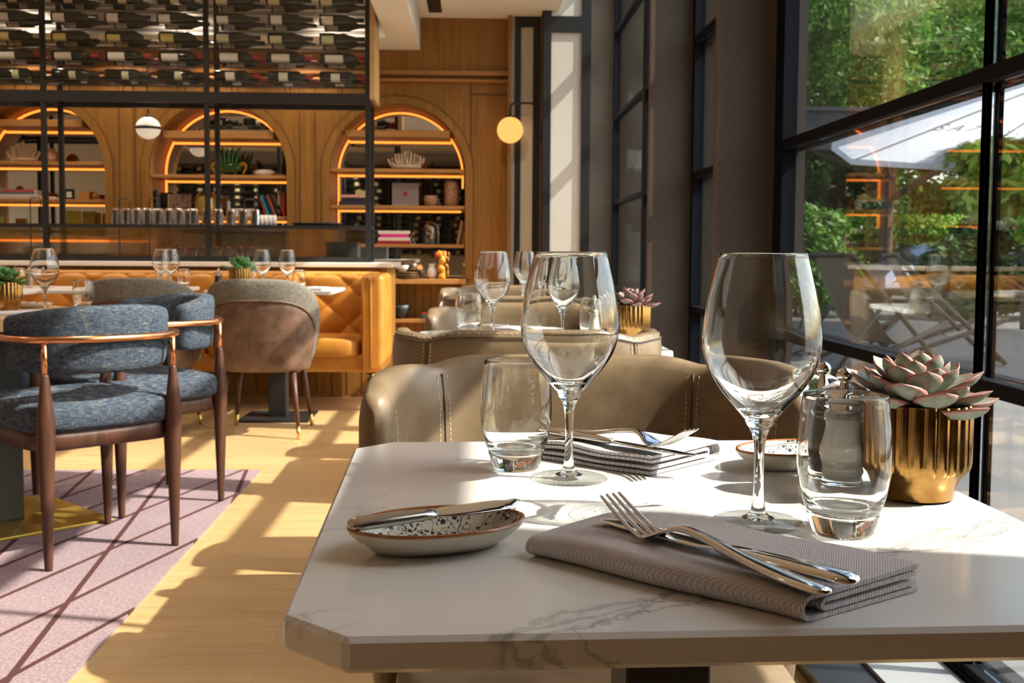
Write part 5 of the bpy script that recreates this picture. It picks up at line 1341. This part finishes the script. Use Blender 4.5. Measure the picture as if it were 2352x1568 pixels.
# parasol
um = thing('parasol', 'large pale canvas parasol over the terrace', 'parasol', (6.75, 10.9, -0.02))
cor = [(3.93-6.75, 12.0-10.9), (4.85-6.75, 14.0-10.9), (6.6-6.75, 14.9-10.9), (8.9-6.75, 14.2-10.9), (10.0-6.75, 11.5-10.9), (9.4-6.75, 8.6-10.9), (7.2-6.75, 6.9-10.9), (3.75-6.75, 7.4-10.9)]
mb = MB(); ap_ = (0, 0, 3.15)
for i in range(8):
    a, b_ = cor[i], cor[(i+1) % 8]
    mb.add([(a[0], a[1], 2.215), (b_[0], b_[1], 2.215), ap_, (a[0]*1.002, a[1]*1.002, 2.14), (b_[0]*1.002, b_[1]*1.002, 2.14)], [(0, 1, 2), (0, 3, 4, 1)])
mb.build('canopy', M['canvas'], um, smooth=False)
MB().bar((0, 0, 0), (0, 0, 3.25), 0.035).build('pole', M['steel'], um)
MB().lathe([(0, 0), (.35, 0), (.35, .06), (.05, .09), (0, .09)], 24, caps=False).build('base', M['black'], um)
for c_ in cor:
    MB().bar((c_[0]*.98, c_[1]*.98, 2.205), (0, 0, 3.11), 0.014, 0.014, 6).build('rib', M['white'], um)
# grey lettering printed on the canopy, seen through the cloth
def letters(txt, loc, rot, size, parent):
    cu = bpy.data.curves.new('canopy_lettering', 'FONT'); cu.body = txt; cu.size = size; cu.extrude = 0.001
    o = bpy.data.objects.new('canopy_lettering', cu); COL.objects.link(o); cu.materials.append(col('printed grey', (0.22, 0.24, 0.26), 0.8))
    
    bpy.context.view_layer.update(); me = bpy.data.meshes.new_from_object(o.evaluated_get(bpy.context.evaluated_depsgraph_get()))
    q = bpy.data.objects.new('canopy_lettering', me); COL.objects.link(q); bpy.data.objects.remove(o); bpy.data.curves.remove(cu)
    q.name = 'canopy_lettering'; q.parent = parent; q.location = loc; q.rotation_euler = rot; return q
A = Vector((cor[1][0], cor[1][1], 2.215)); B = Vector((cor[2][0], cor[2][1], 2.215)); Pk = Vector(ap_)
xax = (B-A).normalized(); up_ = (Pk-(A+B)/2).normalized(); nz = xax.cross(up_)
mw = Matrix((xax, up_, nz)).transposed().to_4x4()
o = letters('S A 7 7 - - -', (0, 0, 0), (0, 0, 0), 0.30, um)
o.matrix_local = T(*(A+(B-A)*0.22+(Pk-(A+B)/2)*0.30 - nz*0.02)) @ mw
# dark cantilevered awning beam
o = MB().box(1.3, 5.84, 16.0, 16.35, 2.50, 3.06).box(1.3, 5.86, 15.95, 16.4, 3.06, 3.12).build('awning_beam', col('dark violet grey metal', (0.030, 0.028, 0.034), 0.5), smooth=False)
struct(o)
def deckchair(label, loc, rz):
    t = thing('deck_chair', label, 'deck chair', loc, rz, 'slatted deck chairs on the terrace')
    wd = col('weathered teak', (0.07, 0.045, 0.028), 0.6); sl = col('cream sling', (0.34, 0.29, 0.21), 0.8)
    for y in (-0.28, 0.28):
        MB().bar((-0.55, y, 0.02), (0.42, y*.93, 0.98), 0.022, 0.022, 8).build('back_rail', wd, t)
        MB().bar((0.50, y*1.05, 0.02), (-0.55, y*1.05, 0.42), 0.022, 0.022, 8).build('seat_rail', wd, t)
        MB().bar((0.62, y*1.1, 0.02), (0.1, y*1.1, 0.62), 0.018, 0.018, 8).build('rear_strut', wd, t)
    MB().bar((-0.55, -0.3, 0.42), (-0.55, 0.3, 0.42), 0.02).bar((0.42, -0.28, 0.98), (0.42, 0.28, 0.98), 0.02).bar((-0.5, -0.3, 0.05), (-0.5, 0.3, 0.05), 0.016).bar((.6, -0.3, 0.05), (.6, 0.3, 0.05), 0.016).build('cross_bar', wd, t)
    pts = spl([(-0.55, 0, 0.43), (-0.30, 0, 0.28), (-0.05, 0, 0.26), (0.18, 0, 0.52), (0.42, 0, 0.985)], 5)
    MB().strip(pts, 0.25, 0.004, n=8).build('sling', sl, t)
    return t
dc = deckchair('wooden deck chair with cream sling, nearer of the two outside', (3.35, 9.1, -0.02), R(200))
dup(dc, (4.25, 9.9, -0.02), R(170), 'wooden deck chair with cream sling, further of the two outside')
def car(label, loc, rz, c_):
    t = thing('parked_car', label, 'car', loc, rz, 'cars parked beyond the hedge')
    prof = [(-2.2, .35), (-2.22, .62), (-2.05, .80), (-1.35, .92), (-.75, 1.30), (-.35, 1.42), (.55, 1.40), (1.35, 1.02), (1.95, .98), (2.2, .80), (2.22, .40)]
    mb = MB(); rings = []
    for y, s_ in ((-.88, .90), (-.80, 1.0), (.80, 1.0), (.88, .90)):
        rings.append([(x*(.985 if s_ < 1 else 1), y*(1 if z < .95 else .84), .32+(z-.32)*(s_ if z > .95 else 1)) for x, z in prof])
    mb.loft(rings).build('car_body', c_, t, auto=35)
    gl = col('car window', (0.03, 0.04, 0.05), 0.05)
    wn_ = MB()
    for sg in (-1, 1):
        wn_.add([(-1.15, sg*.79, .98), (-.72, sg*.765, 1.25), (.55, sg*.765, 1.33), (1.15, sg*.79, 1.02)], [(0, 1, 2, 3)])
    wn_.add([(-1.36, -.66, .95), (-1.36, .66, .95), (-.78, .58, 1.31), (-.78, -.58, 1.31)], [(0, 1, 2, 3)])
    wn_.build('car_window', gl, t, smooth=False)
    for x in (-1.4, 1.4):
        for y in (-.82, .82):
            MB().lathe([(0, -.1), (.2, -.1), (.32, -.09), (.33, .09), (.2, .1), (0, .1)], 24, T(x, y, .33) @ Matrix.Rotation(PI/2, 4, 'X'), caps=False).build('wheel', M['black'], t)
    return t
k1 = car('silver car parked behind the terrace, left one', (10.2, 22.6, -0.02), R(8), P_('silver car paint', (0.45, 0.46, 0.48), 0.2, 0.6))
k2 = dup(k1, (11.2, 19.7, -0.02), R(12), 'silver car at the right behind the window mullion'); k1.scale = k2.scale = (1, 1, 0.88)
simple('garden_building', MB().box(-2.0, 2.0, -3, 3, 0, 3.4), col('pale grey render', (0.42, 0.42, 0.44), 0.8), (17.0, 46, -0.02), 'pale grey building glimpsed between the trees', 'building', smooth=False)

# caustics of the sun through the glassware on the two nearest tables
for o in list(bpy.data.objects):
    if o.type != 'MESH' or not o.data.materials: continue
    if o.data.materials[0] == M['glass'] and o.parent and o.parent.location.y < 3.2 and o.parent.location.x > -0.5: o.cycles.is_caustics_caster = True
    if o.name.split('.')[0] in ('tabletop', 'cloth', 'filling'): o.cycles.is_caustics_receiver = True
